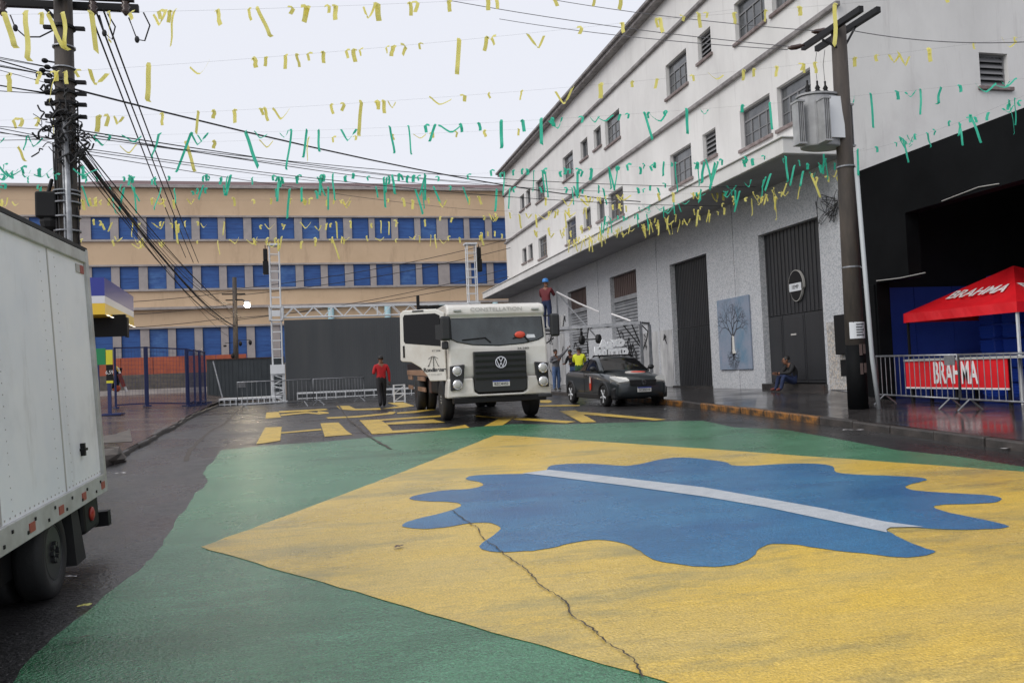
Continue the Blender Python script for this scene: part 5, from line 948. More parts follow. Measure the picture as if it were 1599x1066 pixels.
# ---- raised steel frame behind the pickup with trolley wheels, straps and letter sign
sf = thing('steel_frame', 'raised grey steel frame over the pickup with braces and trolley wheels', 'steel frame', (0, 0, 0))
L0, L1 = Vector((7.35, 28.35, 3.1)), Vector((10.55, 25.5, 3.12)); dv = (L1-L0).normalized(); nv = Vector((-dv.y, dv.x, 0))
mb = MB(); mb.bar(L0, L1, .1, .1); mb.build('beam', 'galv', sf); mb = MB(); mb.bar(L0+nv*.9, L1+nv*.9, .1, .1); mb.build('beam', 'galv', sf); mb = MB(); mb.bar(L0+Vector((0, 0, -.18)), L0.lerp(L1, .55)+Vector((0, 0, -.13)), .05); mb.build('lower_chord', 'galv', sf)
for t in (0, .12, .25, .38, .5, .65, .8, 1): p = L0.lerp(L1, t); mb = MB(); mb.bar(p+nv*.05, p+nv*.85, .06); mb.build('cross_member', 'galv', sf)
pq = [L0.lerp(L1, .1), L0.lerp(L1, .3)]; mb = MB(); mb.bb((7.6, 27.6, 3.1), (8.6, 28.6, 3.135)); mb.build('standing_plate', 'galv', sf)
for p in (L1, L1+nv*.9, L0, L0+nv*.9): mb = MB(); g_ = sz(p.x, p.y) if p.x > KX else gz(p.y); mb.bar((p.x, p.y, g_), (p.x, p.y, p.z-.05), .09); mb.build('post', 'galv', sf)
mb = MB(); mb.bar(L1-dv*.6+Vector((0, 0, -.05)), L1+Vector((0, 0, -.85)), .035); mb.bar(L1-dv*.3+Vector((0, 0, -.05)), L1+Vector((0, 0, -.8)), .035); mb.tube([L1+Vector((.06, 0, -.1)), L1+Vector((.25, 0, -.3)), L1+Vector((.2, 0, -.55)), L1+Vector((.05, 0, -.9))], .02, 6); mb.build('brace', 'black', sf)
tw = L0.lerp(L1, .5)
for e in (0, .62):
    c = tw+dv*e+Vector((0, 0, -.45)); mb = MB(); mb.lathe([(.05, -.05), (.15, -.06), (.16, -.03), (.16, .03), (.15, .06), (.05, .05)], 18, Matrix.Translation(c) @ Matrix.Rotation(math.atan2(dv.y, dv.x), 4, 'Z') @ Matrix.Rotation(PI/2, 4, 'Y')); mb.build('trolley_wheel', 'rubber', sf, smooth=True)
mb = MB(); mb.bar(tw+Vector((0, 0, -.45)), tw+dv*.62+Vector((0, 0, -.45)), .04); mb.bar(tw+Vector((0, 0, -.4)), tw+Vector((0, 0, -.02)), .07); mb.bar(tw+dv*.2+Vector((0, 0, -.4)), tw+dv*.28+Vector((0, 0, -.04)), .03); mb.build('trolley', 'black', sf)
up = onY(869, 456, 28.6); mb = MB(); mb.tube([up, up.lerp(onY(935, 487, 28), .5)-Vector((0, 0, .03)), onY(935, 487, 28)], .035, 6); mb.build('strap', 'print_white', sf); mb = MB(); mb.tube([onY(955, 490, 27), onY(985, 501, 26.2)], .03, 6); mb.build('strap', 'print_white', sf)
mb = MB(); mb.bar(up, onY(948, 545, 27.6), .045); mb.bar(up, (up.x, up.y, 3.1), .05); mb.build('brace', 'galv', sf)
# leaning white truss ladder in the pickup bed
lad = thing('truss_ladder', 'white aluminium truss ladder sloping up out of the pickup bed', 'ladder', (0, 0, 0)); a_, b_ = onY(905, 596, 25.6), onY(955, 534, 26.6)
for o_ in (Vector((0, 0, 0)), Vector((.12, .0, -.42))):
    mb = MB(); mb.tube([a_+o_, b_+o_], .035, 8); mb.build('rail', 'alu', lad)
for i in range(1, 9): p = a_.lerp(b_, i/9); mb = MB(); mb.bar(p, p+Vector((.12, 0, -.42)), .03); mb.build('rung', 'alu', lad)
ls = thing('letter_sign', 'white cut-out letter sign heaped above the pickup roof', 'sign', (0, 0, 0)); LYs = 26.2
for s_, px, py2, sz_ in (('A', 942, 538, .4), ('a', 952, 537, .4), ('x', 961, 534, .42), ('o', 969, 533, .46), ('R', 934, 550, .42), ('u', 944, 550, .44), ('m', 955, 549, .44), ('n', 966, 548, .46), ('o', 975, 547, .44)):
    c = onY(px, py2, LYs); text('letter', s_, 'graffiti_white', ls, frame(c, (1, 0, 0), (0, 0, 1)), sz_, .03, 1.0, .03)
mb = MB(); c = onY(958, 560, LYs); mb.bb((c.x-.55, LYs-.05, c.z-.22), (c.x+.5, LYs+.08, c.z-.1)); mb.bar((c.x-.4, LYs, 1.6), (c.x-.4, LYs, c.z-.12), .05); mb.bar((c.x+.4, LYs, 1.6), (c.x+.4, LYs, c.z-.12), .05); mb.build('base_bar', 'black', ls)
# ------------------------------------------------------------------ utility poles
def cyl_pole(t, h, r0_, r1_, name='shaft', n=14): mb = MB(); mb.tube([(0, 0, -.2), (0, 0, h*.5), (0, 0, h)], [r0_, (r0_+r1_)/2, r1_], n); return mb.build(name, 'concrete_pole', t, smooth=True)
LPX, LPY = -4.35, 16.5
LP = thing('utility_pole', 'dark utility pole laden with cables and crossarm behind the box truck', 'utility pole', (LPX, LPY, fz(LPX, LPY)))
zl = lambda z: z-fz(LPX, LPY)                     # world height -> pole height
PXZ = lambda x, y: onY(x, y, LPY)                 # pixel on the pole's plane
cyl_pole(LP, 9.6, .2, .155)
def loc(v): return Vector((v.x-LPX, v.y-LPY, v.z-fz(LPX, LPY)))
ca, cb = loc(PXZ(-12, -4)), loc(PXZ(213, 10))
for dy in (-.22, .22): mb = MB(); mb.bar(ca+Vector((0, dy, 0)), cb+Vector((0, dy, .05)), .1, .13); mb.build('crossarm', 'black', LP)
mb = MB(); mb.bar(loc(PXZ(70, 12)), loc(PXZ(94, 38)), .05, .06); mb.build('arm_brace', 'black', LP)
for px in (10, 150, 200):
    c = loc(PXZ(px, 14)); mb = MB(); mb.lathe([(.03, .1), (.075, .08), (.045, .04), (.085, .0), (.045, -.05), (.085, -.09), (.04, -.14), (.02, -.17)], 12, Matrix.Translation(c-Vector((0, .22, .06)))); mb.build('insulator', 'porcelain', LP, smooth=True)
for pts in ([(16, 24), (24, 44), (40, 58), (62, 58), (86, 46)], [(155, 24), (163, 52), (175, 62), (180, 42), (168, 22)], [(201, 28), (214, 62), (226, 64), (234, 40), (224, 20)]):
    mb = MB(); mb.tube([loc(PXZ(*p)) for p in pts], .014, 6); mb.sph(loc(PXZ(*pts[1])), (.045, .045, .07), 8, 5); mb.build('jumper_cable', 'wire', LP, smooth=True)
for y in (44, 128, 146, 163, 182): mb = MB(); c = loc(PXZ(100, y)); mb.lathe([(.205, -.025), (.205, .025)], 14, Matrix.Translation((0, 0, c.z))); mb.bb((.2, -.04, c.z-.03), (.36, .04, c.z+.03)); mb.bb((-.34, -.04, c.z-.03), (-.2, .04, c.z+.03)); mb.build('bracket', 'black', LP)
for y in (75, 108): mb = MB(); c = loc(PXZ(100, y)); mb.lathe([(.2, -.012), (.2, .012)], 14, Matrix.Translation((0, 0, c.z))); mb.build('strap', 'galv', LP)
for px, y in ((70, 95), (74, 105), (77, 118), (76, 142), (78, 158), (66, 110)):
    c = loc(PXZ(px, y)); mb = MB(); mb.sph(c, (.06, .06, .045), 8, 5); mb.bar(c, (0, 0, c.z-.05), .025); mb.build('insulator', 'black', LP)
mb = MB(); mb.tube([loc(PXZ(107, 195))+Vector((0, -.22, 0)), (.12, -.25, 2.0)], .05, 10); mb.build('conduit', 'galv', LP, smooth=True)
mb = MB(); mb.tube([loc(PXZ(102, 200))+Vector((0, -.2, 0)), (.02, -.22, 2.0)], .022, 8); mb.build('conduit', 'galv', LP, smooth=True)
for y in (195, 216, 300, 306, 318, 340, 362): mb = MB(); c = loc(PXZ(103, y)); mb.lathe([(.235, -.012), (.235, .012)], 14, Matrix.Translation((0, -.03, c.z))); mb.build('strap', 'galv' if y > 290 else 'black', LP)
c = loc(PXZ(78, 322)); mb = MB(); mb.bb((c.x-.2, -.2, c.z-.24), (c.x+.16, .1, c.z+.24)); mb.sph((c.x, -.05, c.z-.3), (.17, .14, .2), 10, 6); mb.bar((c.x-.02, -.05, c.z+.2), (c.x+.06, -.05, c.z+.5), .07); mb.build('splice_box', 'black', LP, bevel=.04)
random.seed(21)
mb = MB()
for (px, y, sx, n) in ((118, 205, .2, 22), (121, 240, .2, 26), (90, 205, .16, 14), (96, 150, .22, 20), (84, 220, .16, 10), (104, 225, .2, 14)):
    c = loc(PXZ(px, y))-Vector((0, .2, 0))
    for i in range(n):
        p = [c+Vector((random.uniform(-sx, sx), random.uniform(-.1, .1), random.uniform(-.28, .28)))]
        for k in range(4): p.append(p[-1]+Vector((random.uniform(-.12, .12), random.uniform(-.05, .05), random.uniform(-.13, .13))))
        mb.tube(catmull(p, 3, False), random.uniform(.007, .02), 5)
mb.build('cable_tangle', 'wire', LP)['kind'] = 'stuff'
mb = MB()
for i in range(26):
    a = random.uniform(PI*.9, PI*2.1); r = random.uniform(.185, .215); z = random.uniform(3.0, 7.6); L_ = random.uniform(.6, 2.4); mb.tube([(r*math.cos(a+.1*k), r*math.sin(a+.1*k)-.02, z-L_*k/4) for k in range(5)], random.uniform(.008, .016), 5)
mb.build('clinging_cables', 'wire', LP)['kind'] = 'stuff'
# ---- right pole with transformer
RPp = Vector((11.0, 15.05, 0)); RPp.z = sz(11, 15.05)
RPo = thing('utility_pole', 'brown utility pole carrying a grey transformer in front of the white building', 'utility pole', RPp)
# it leans a little: base at x=1357, top at x=1309
top = onY(1309, 42, 14.6)-RPp
mb = MB(); mb.tube([(0, 0, -.15), top*.5, top], [.2, .175, .15], 14); mb.build('shaft', 'concrete_pole', RPo, smooth=True)
mb = MB(); mb.tube([(0, 0, -.1), top*.17], [.208, .2], 14); mb.build('painted_foot', 'black_wall', RPo, smooth=True)
at = lambda y: (lambda f_: top*f_)((645-y)/603.)
lr = lambda x, y, Y=14.6: onY(x, y, Y)-RPp
for a, b, Y0, Y1 in ((lr(1254, 75, 15.6), lr(1345, 14, 13.6), 0, 0), (lr(1275, 77, 15.9), lr(1372, 15, 13.9), 0, 0)):
    mb = MB(); mb.bar(a, b, .1, .12); mb.build('crossarm', 'black', RPo)
for p in ((1284, 62), (1337, 40)): mb = MB(); mb.bar(lr(*p), at(82)+Vector((0, -.1, 0)), .035); mb.build('arm_brace', 'black', RPo)
for x, y in ((1243, 74), (1280, 49)):
    c = lr(x, y, 15.4); mb = MB(); mb.tube([c+Vector((.2, 0, .05)), c+Vector((.1, 0, .03)), c, c-Vector((.12, 0, .02)), c-Vector((.2, 0, .03))], [.02, .05, .055, .05, .015], 10); mb.build('insulator', 'porcelain', RPo, smooth=True)
tc_ = lr(1296, 190, 14.75); 
mb = MB(); tb0, tb1 = lr(1300, 226, 14.6).z, lr(1300, 146, 14.6).z; tl, trr = lr(1256, 190, 14.75).x, lr(1318, 190, 14.75).x; cx = (tl+trr)/2; w2 = (trr-tl)/2
mb.prism([(cx+w2*math.cos(t), -.15+.3*math.sin(t)) for t in [2*PI*i/20 for i in range(20)]], lambda u, v, w: (u, v, w), tb0, tb1); tk = mb.build('transformer_tank', 'transformer', RPo, bevel=.03)
mb = MB(); mb.prism([(cx+(w2+.03)*math.cos(t), -.15+.33*math.sin(t)) for t in [2*PI*i/20 for i in range(20)]], lambda u, v, w: (u, v, w), tb1+.003, tb1+.04); mb.build('tank_lid', 'transformer', tk)
for x, yv in ((cx-w2-.12, -.3), (cx-w2*.35, -.56), (trr+.16, -.2)):
    for k in range(4): mb = MB(); mb.bb((x-.075+k*.04, yv-.1, tb0+.06), (x-.06+k*.04, yv+.12, tb1-.18)); mb.build('cooling_fin', 'transformer', tk)
    mb = MB(); mb.bb((x-.09, yv-.11, tb1-.178), (x+.09, yv+.14, tb1-.14)); mb.bb((x-.09, yv-.11, tb0+.02), (x+.09, yv+.14, tb0+.058)); mb.build('fin_header', 'transformer', tk)
mb = MB(); mb.bb((cx+.03, -.475, tb0+.15), (cx+w2*.75, -.44, tb1-.06)); mb.build('name_plate', 'alu', tk)
for x in (cx-w2*.6, cx-w2*.1, cx+w2*.3):
    mb = MB(); mb.lathe([(.03, 0), (.06, .03), (.035, .06), (.06, .09), (.035, .12), (.055, .15), (.02, .22), (.02, .3)], 12, Matrix.Translation((x, -.2, tb1+.04))); mb.build('bushing', 'black', tk, smooth=True)
for x, y1 in ((cx-w2*.1, 82), (cx+w2*.3, 78)): mb = MB(); c = Vector((x, -.2, tb1+.3)); mb.tube([c, c+Vector((-.02, 0, .4)), lr(1275 if y1 == 82 else 1288, y1, 15.2)], .006, 5); mb.build('lead_wire', 'wire', RPo)
mb = MB(); mb.bb((cx+w2*.2, -.12, tb0+.25), (0.1, .1, tb0+.33)); mb.bb((cx+w2*.2, -.12, tb1-.2), (0.05, .1, tb1-.12)); mb.build('mount_bracket', 'galv', RPo)
mb = MB(); mb.tube([lr(1337, 262, 14.5), lr(1362, 560, 14.6), lr(1373, 640, 14.7)], .045, 10); mb.build('conduit', 'pvc', RPo, smooth=True)
for y in (262, 420): p = lr(1337 if y == 262 else 1350, y, 14.55); mb = MB(); mb.lathe([(.19, -.015), (.19, .015)], 14, Matrix.Translation(at(y))); mb.bar(at(y)+Vector((.1, -.15, 0)), p, .02); mb.build('strap', 'galv', RPo)
f_ = at(518); mb = MB(); mb.prism([(.202*math.cos(t), .202*math.sin(t)) for t in [PI*1.15+PI*.7*i/10 for i in range(11)]]+[(.198*math.cos(t), .198*math.sin(t)) for t in [PI*1.15+PI*.7*(10-i)/10 for i in range(11)]], lambda u, v, w: (f_.x+u, f_.y+v, w), f_.z-.2, f_.z+.14); pp = mb.build('paper_notice', 'paper', RPo)
mb = MB()
for k in range(5): mb.bb((f_.x-.1, f_.y-.206, f_.z+.08-k*.055), (f_.x+.08-.03*(k % 2), f_.y-.203, f_.z+.1-k*.055))
mb.build('print_lines', 'print_black', pp)
for i, y in enumerate((550, 580)): mb = MB(); c = at(y); mb.bb((c.x-.05, c.y-.212, c.z-.13), (c.x+.01, c.y-.2, c.z+.1)); mb.bb((c.x+.04, c.y-.21, c.z-.1), (c.x+.09, c.y-.198, c.z+.1)); mb.build('worn_paint_mark', 'rust_panel', RPo)
random.seed(4); mb = MB()
for i in range(7): c = Vector((HX-.08, 18.0, 5.6)); p = [c+Vector((random.uniform(-.05, .0), random.uniform(-.1, .9)*1.0, random.uniform(-.5, .35))) for k in range(5)]; mb.tube(catmull([c]+p+[c], 4, False), .008, 4)
o = mb.build('cable_coil', 'wire'); tag(o, 'loose loops of thin black cable hanging on the wall by the right pole', 'cable')
# ---- far pole with the lit street lamp
FY = 50.0; fb = onY(369, 600, FY); ft = onY(366, 433, FY)
FP = thing('street_lamp_pole', 'thin dark utility pole with a lit street lamp before the ochre building', 'street lamp', (fb.x, FY, .66))
mb = MB(); mb.tube([(0, 0, -.1), (ft.x-fb.x, 0, ft.z-.66)], [.17, .12], 10); mb.build('shaft', 'concrete_pole', FP, smooth=True)
lp = onY(386, 477, FY-1.6); mb = MB(); mb.tube([(ft.x-fb.x, 0, lp.z-.66+.5), (lp.x-fb.x-.3, -.9, lp.z-.66+.4), (lp.x-fb.x, -1.55, lp.z-.66+.16)], .04, 8); mb.build('lamp_arm', 'black', FP)
mb = MB(); mb.sph((lp.x-fb.x, -1.6, lp.z-.66), (.15, .15, .13), 14, 9); mb.build('lamp_bulb', 'lamp_glow', FP, smooth=True)
mb = MB(); mb.sph((lp.x-fb.x, -1.6, lp.z-.66+.2), (.2, .28, .08), 12, 6); mb.build('lamp_hood', 'galv', FP, smooth=True)
for z, w in ((6.2, 1.3), (5.85, .9)): mb = MB(); mb.bar((-w/2, 0, z), (w/2, 0, z), .07); mb.build('crossarm', 'black', FP)
for x, z in ((-.55, 3.2), (.3, 3.3), (.85, 3.35), (-.15, 2.6)): mb = MB(); mb.sph((x, -.1, z), (.1, .08, .15 if x > -.3 else .06), 8, 6); mb.bar((x, -.1, z+.15), (0, 0, z+.2), .03); mb.build('splice_box', 'black', FP)
# ------------------------------------------------------------------ overhead cables
def cable(label, pts, r, m='wire', group=None, sag=.0):
    P = [Vector(p) for p in pts]
    if len(P) == 2:
        a, b = P; P = [a.lerp(b, i/12)-Vector((0, 0, sag*4*(i/12)*(1-i/12))) for i in range(13)]
    else: P = catmull(P, 6, False)
    mb = MB(); mb.tube(P, r, 5); o = mb.build('overhead_cable', m, smooth=True); tag(o, label, 'cable', group); return o
PL = lambda px, py, dx=0: PXZ(px, py)+Vector((dx, -.1, 0))
FPt = Vector((fb.x, FY, 0))
g = 'cables from the left pole to the far pole'
for i in range(9):
    a = PL(112+i*1.5, 200+i*7); b = Vector((FPt.x+random.uniform(-.4, .4), FY, random.uniform(4.3, 6.3))); cable('black cable sagging from the left utility pole to the thin far pole', (a, b), random.choice([.008, .01, .014]), group=g, sag=random.uniform(.1, .8))
cable('thick black cable bundle sagging from the left utility pole to the thin far pole', (PL(116, 226), Vector((FPt.x, FY, 5.0))), .032, sag=.5)
g = 'thin cables from the left pole to the white building'
for i, (y0_, xe, ye, YY) in enumerate(((205, 792, 286, 56), (209, 792, 296, 56), (214, 1000, 300, 33), (215, 1180, 292, 24), (236, 792, 305, 56), (240, 800, 330, 52), (232, 1125, 322, 26.8))):
    e = onX(xe, ye, 12.9 if xe < 1100 else 11.3); cable('thin cable slung from the left utility pole across to the white building', (PL(118, y0_), e), .008 if i > 1 else .013, group=g, sag=.25)
cable('single black cable falling from the upper left pole to the white building corner', (PL(108, 140), onX(1000, 315, 12.9)), .02, sag=.35)
g = 'cables leaving the left pole to the left edge'
random.seed(9)
for i in range(16):
    a = PL(92-random.uniform(0, 14), random.choice([110, 122, 135, 150, 200, 206, 212, 220, 226])); b = Vector((-14, 14-random.uniform(0, 7), a.z+random.uniform(-.4, 1.2))); cable('black cable running from the left utility pole out past the left edge', (a, b), random.choice([.006, .008, .008, .013]), group=g, sag=random.uniform(.05, .4))
g = 'steep paired cables beside the left pole'
for px, xe, wd in ((143, 318, 'leftmost'), (153, 330, 'middle'), (165, 338, 'rightmost')):
    cable(wd+' of three taut black cables dropping steeply from the left crossarm', (PXZ(px, 22)+Vector((0, -.2, 0)), onY(xe-28, 410-(8 if px < 150 else 0), 46)), .018, group=g, sag=.1)
mb = MB(); c = onY(333, 397, 30); 
g = 'thin cables across the ochre facade'
for i, (y0_, y1_) in enumerate(((452, 380), (462, 395), (497, 440), (500, 428))):
    cable(['topmost', 'second', 'third', 'lowest'][i]+' thin dark cable from the far pole past the ochre building to the canopy', (Vector((FPt.x, FY-.1, onY(368, y0_, FY).z)), onX(800-i*3, y1_-8, 12.95)), .02, group=g, sag=.35)
for i, yv in enumerate((500, 520, 540)):
    cable(['upper', 'middle', 'lower'][i]+' thin dark cable running left from the thin far pole', (Vector((FPt.x, FY-.1, onY(368, yv-45, FY).z)), onY(0, yv-28, 44)), .018, group='thin cables left of the far pole', sag=.3)
g = 'pale high wires over the street'
for (x0_, y0_, Y0), (x1_, y1_, Y1) in (((685, -2, 20), (1243, 74, 15.4)), ((830, -6, 22), (1280, 49, 15.2)), ((1330, 48, 14.4), (1600, 66, 12)), ((780, 30, 24), (1230, 78, 15.6))):
    cable('thin pale wire running high over the street to the right crossarm', (onY(x0_, y0_, Y0), onY(x1_, y1_, Y1)), .009, 'thin_wire', g, .1)
# ------------------------------------------------------------------ garlands of plastic ribbon
random.seed(31)
def proj(p):
    v = Vector(p)-O; z = v.dot(cf); return 799.5+F*v.dot(crr)/z, 533-F*v.dot(cu)/z
def strip(P, w, tw=0, name='ribbon', mname='ribbon_yellow', ph=0):
    vs = []; n = len(P)
    for i, p in enumerate(P):
        a = ph+tw*i/(n-1); d = Vector((math.cos(a), math.sin(a), 0)); t = (Vector(P[min(i+1, n-1)])-Vector(P[max(i-1, 0)]));
        if abs(t.x) > abs(t.z)*.7: d = Vector((0, math.cos(a)*.6, .8)).normalized()
        vs += [Vector(p)-d*w/2, Vector(p)+d*w/2]
    me = bpy.data.meshes.new(name); me.from_pydata([tuple(v) for v in vs], [], [(2*i, 2*i+1, 2*i+3, 2*i+2) for i in range(n-1)]); me.materials.append(M[mname]); me.polygons.foreach_set('use_smooth', [True]*len(me.polygons)); return me
RB = {}
for col in ('yellow', 'green'):
    mn = 'ribbon_'+col; R_ = random.uniform; v = RB[col] = {'long': [], 'short': [], 'u': [], 'knot': []}
    for k in range(8):
        L_ = R_(.3, .58); tl = R_(-.1, .1); P = [(tl*i/5, .015*math.sin(i*1.1+k), -L_*i/5) for i in range(6)]
        v['long'].append(strip([(-.03, 0, .015), (.0, .01, .02)]+P+[(P[-1][0]+R_(-.03, .03), .03, P[-1][2]-.02)], R_(.036, .055), R_(-.5, .5), mname=mn, ph=R_(-.5, .5)))
        L_ = R_(.1, .2); P = [(.01*i*R_(-.5, .5), .01*(i % 2), -L_*i/3) for i in range(4)]
        v['short'].append(strip([(-.045, 0, .0), (-.01, .01, .015)]+P, R_(.05, .075), R_(-.4, .4), mname=mn, ph=R_(-.3, .3)))
        w_ = R_(.18, .4); dp_ = R_(.1, .22); mdx = R_(-.15, .15); P = [(w_*(i/8-.5), .01*math.sin(i), -dp_*max(0, 1-abs((2*i/8-1)-mdx)**1.25)) for i in range(9)]
        v['u'].append(strip(P, R_(.035, .05), .6, mname=mn, ph=R_(-.3, .3)))
        a_ = R_(.03, .05); P = [(-a_, 0, .01), (a_*.2, .01, .02), (a_, 0, -.01), (a_*.7, .01, -.05), (a_*.4, 0, -.09-R_(0, .04))]
        v['knot'].append(strip(P, R_(.045, .065), .5, mname=mn, ph=R_(-.3, .3)))
def garland(label, a, b, sag, col, spec=None, n=0, scale=1.0, kinds='long short short u knot knot', jit=.0):
    t = thing('ribbon_garland', label, 'garland', (0, 0, 0), 0, 'ribbon garlands over the street'); a, b = Vector(a), Vector(b)
    S_ = [a.lerp(b, i/300)-Vector((0, 0, sag*4*(i/300)*(1-i/300))) for i in range(301)]; mb = MB(); mb.tube(S_[::6], .0012, 3); mb.build('string', 'thin_wire', t)
    PR = [proj(p)[0] if (p-O).dot(cf) > .5 else -9999 for p in S_]
    items = []
    for x, k in (spec or []): items.append((min(range(301), key=lambda i: abs(PR[i]-x)), k))
    for i in range(n): items.append((random.randrange(4, 297), random.choice(kinds.split())))
    for i, k in items:
        sc = scale*random.uniform(.8, 1.25)
        if k == 'LONG': k = 'long'; sc = scale*1.35
        if k == 'U': k = 'u'; sc = scale*1.25
        o = bpy.data.objects.new('ribbon', random.choice(RB[col][k])); COL.objects.link(o); o.parent = t; o.location = S_[i]+Vector((0, 0, random.uniform(-jit, jit))); o.scale = (sc*random.choice([-1, 1]), sc, sc*random.uniform(.85, 1.15)); o.rotation_euler = (random.uniform(-.15, .15), random.uniform(-.25, .25), random.uniform(-.5, .5)-.2)
    return t
def gline(p0, Y0, p1, Y1): return onY(*p0, Y0), onY(*p1, Y1)
k1 = [(8, 'long'), (40, 'LONG'), (66, 'short'), (76, 'long'), (100, 'long'), (142, 'LONG'), (172, 'long'), (205, 'knot'), (250, 'u'), (272, 'long'), (340, 'short'), (402, 'long'), (475, 'knot'), (510, 'knot'), (578, 'u'), (640, 'short'), (700, 'short'), (780, 'knot'), (865, 'short'), (930, 'short')]
garland('yellow ribbon garland along the top edge of the picture, nearest of all', *gline((-60, 24), 11.2, (1000, -14), 11.2), .06, 'yellow', k1, n=10, kinds='short knot', scale=1.05)
garland('short run of yellow ribbons over the right crossarm', *gline((1040, 30), 12.0, (1620, -20), 11.0), .0, 'yellow', [(1145, 'short'), (1195, 'short'), (1250, 'short'), (1305, 'LONG'), (1480, 'knot')])
k2 = [(12, 'short'), (65, 'short'), (90, 'long'), (120, 'knot'), (157, 'U'), (232, 'LONG'), (312, 'U'), (395, 'short'), (447, 'short'), (485, 'knot'), (550, 'short'), (615, 'short'), (658, 'knot'), (716, 'LONG'), (760, 'short'), (835, 'U'), (905, 'knot'), (972, 'short'), (1023, 'short'), (1065, 'knot'), (1100, 'knot')]
garland('yellow ribbon garland second from the top, crossing the open sky', *gline((-60, 122), 13.4, (1170, 12), 13.6), .12, 'yellow', k2, n=12, kinds='short knot', scale=1.05)
k3 = [(30, 'knot'), (80, 'long'), (155, 'short'), (187, 'u'), (255, 'short'), (312, 'long'), (363, 'short'), (440, 'U'), (515, 'short'), (566, 'LONG'), (610, 'u'), (690, 'U'), (763, 'short'), (815, 'short'), (882, 'U'), (940, 'short'), (985, 'short'), (1028, 'short'), (1080, 'knot'), (1120, 'u'), (1160, 'short'), (1175, 'short'), (1212, 'short'), (1250, 'knot'), (1270, 'short'), (1335, 'short'), (1395, 'u'), (1410, 'u'), (1450, 'knot'), (1520, 'knot'), (1575, 'u'), (1588, 'knot')]
garland('yellow ribbon garland third from the top, meeting the white upper wall', *gline((-60, 190), 16.8, (1640, 52), 14.0), .3, 'yellow', k3, n=14, kinds='short knot', scale=1.1)
k4 = [(45, 'long'), (92, 'u'), (148, 'knot'), (160, 'u'), (205, 'u'), (250, 'long'), (298, 'LONG'), (310, 'u'), (382, 'LONG'), (405, 'u'), (458, 'LONG'), (478, 'long'), (497, 'long'), (545, 'U'), (607, 'long'), (640, 'long'), (678, 'long'), (700, 'u'), (748, 'short'), (783, 'LONG'), (815, 'short'), (845, 'LONG'), (870, 'u'), (905, 'knot'), (930, 'u'), (970, 'short'), (1005, 'long'), (1040, 'knot'), (1070, 'long'), (1100, 'u'), (1200, 'long'), (1300, 'long'), (1360, 'long'), (1400, 'short'), (1440, 'long'), (1470, 'long'), (1500, 'short'), (1540, 'U'), (1570, 'U')]
garland('green ribbon garland just below the third yellow one', *gline((-60, 214), 17.6, (1640, 118), 14.4), .32, 'green', k4, n=18, kinds='short knot u')
garland('sparse yellow ribbon garland hanging among the green one', *gline((-40, 232), 18.4, (930, 196), 18.4), .05, 'yellow', [(30, 'long'), (90, 'u'), (120, 'u'), (200, 'U'), (290, 'LONG'), (335, 'short'), (415, 'u'), (480, 'LONG'), (521, 'knot'), (553, 'knot'), (614, 'short'), (655, 'u'), (672, 'knot'), (711, 'knot'), (757, 'short'), (810, 'short')])
garland('dense green ribbon garland level with the brown tiled roof', *gline((-40, 272), 21, (1345, 236), 17.2), .3, 'green', n=105, scale=1.0, kinds='long short short knot', jit=.06)
garland('loose green ribbon garland just under the tiled roof line', *gline((-40, 290), 22.5, (1080, 290), 22.5), .1, 'green', n=45, scale=1.0, kinds='long long short knot', jit=.08)
garland('yellow ribbon garland over the upper ochre wall band', *gline((-40, 312), 23, (1150, 300), 22), .1, 'yellow', n=62, scale=1.05, kinds='short short short knot u', jit=.06)
garland('yellow ribbon garland in front of the upper row of blue shutters', *gline((60, 344), 26.5, (1010, 318), 26.5), .35, 'yellow', n=58, scale=1.05, kinds='short short long short u knot', jit=.08)
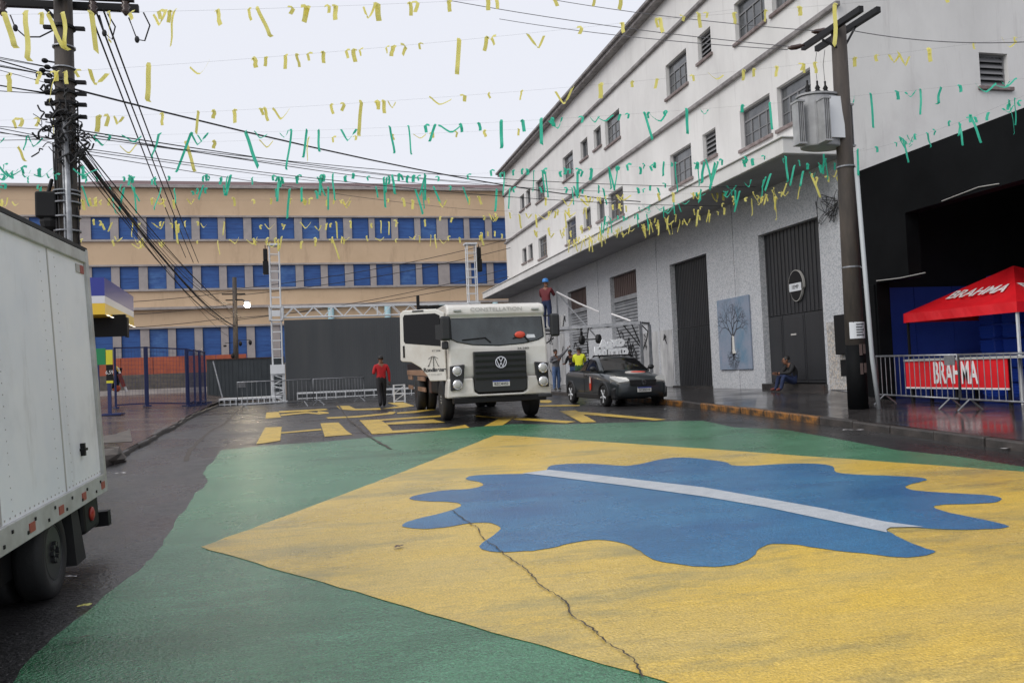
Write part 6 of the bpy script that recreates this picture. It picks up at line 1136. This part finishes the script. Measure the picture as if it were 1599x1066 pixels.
garland('lowest yellow ribbon garland under the upper blue shutters', *gline((100, 372), 29.5, (985, 352), 29.5), .25, 'yellow', n=62, scale=1.1, kinds='short short long u knot', jit=.1)
garland('yellow ribbon garland strung along the canopy edge of the white building', onX(1345, 262, 11.0), onX(880, 380, 11.0), .1, 'yellow', n=105, scale=.85, kinds='long long short u knot', jit=.16)
garland('green ribbon garland strung along the canopy edge of the white building', onX(1350, 232, 10.9), onX(930, 345, 10.9), .1, 'green', n=60, scale=.8, kinds='long long short u', jit=.18)
garland('short green ribbon garland over the black bar wall', onX(1345, 236, 11.6), onX(1620, 140, 11.6), .1, 'green', n=26, scale=.75, kinds='long long short u knot', jit=.08)
garland('green ribbons tied round the cables of the left pole', *gline((-20, 258), 16.0, (140, 268), 16.0), .1, 'green', n=12, kinds='knot u u short', jit=.1)
# ------------------------------------------------------------------ litter on the road
random.seed(2)
for i, (x, y, m, d) in enumerate(((105, 905, 'print_white', 'white scrap of paper on the wet road by the box truck wheel'), (132, 951, 'ribbon_yellow', 'yellow ribbon scrap at the edge of the green paint'), (120, 1002, 'rust_panel', 'thin brown stick on the green paint at lower left'), (188, 741, 'print_white', 'white scrap on the wet asphalt behind the box truck'), (1333, 673, 'print_white', 'white scrap in the gutter near the right pole foot'), (1580, 702, 'print_white', 'white crumpled litter in the gutter at the right edge'), (1040, 640, 'paper', 'pale scrap at the kerb in front of the pickup'), (623, 857, 'rust_panel', 'small brown leaf on the yellow paint left of the blue globe'))):
    p = gp(x, y); mb = MB(); L_, w = ((.14, .02) if i in (0, 3, 2) else (.09, .05)) if i < 4 or i > 5 else (.35, .08); n = 5
    mb.add([(L_*(k/n-.5), s*w/2*random.uniform(.6, 1), .008+.012*random.random()) for k in range(n+1) for s in (-1, 1)], [(2*k, 2*k+1, 2*k+3, 2*k+2) for k in range(n)])
    o = mb.build('litter_scrap', m); o.location = (p.x, p.y, gz(p.y)+.016); o.rotation_euler = (0, 0, random.uniform(-.6, .6)); tag(o, d, 'litter')
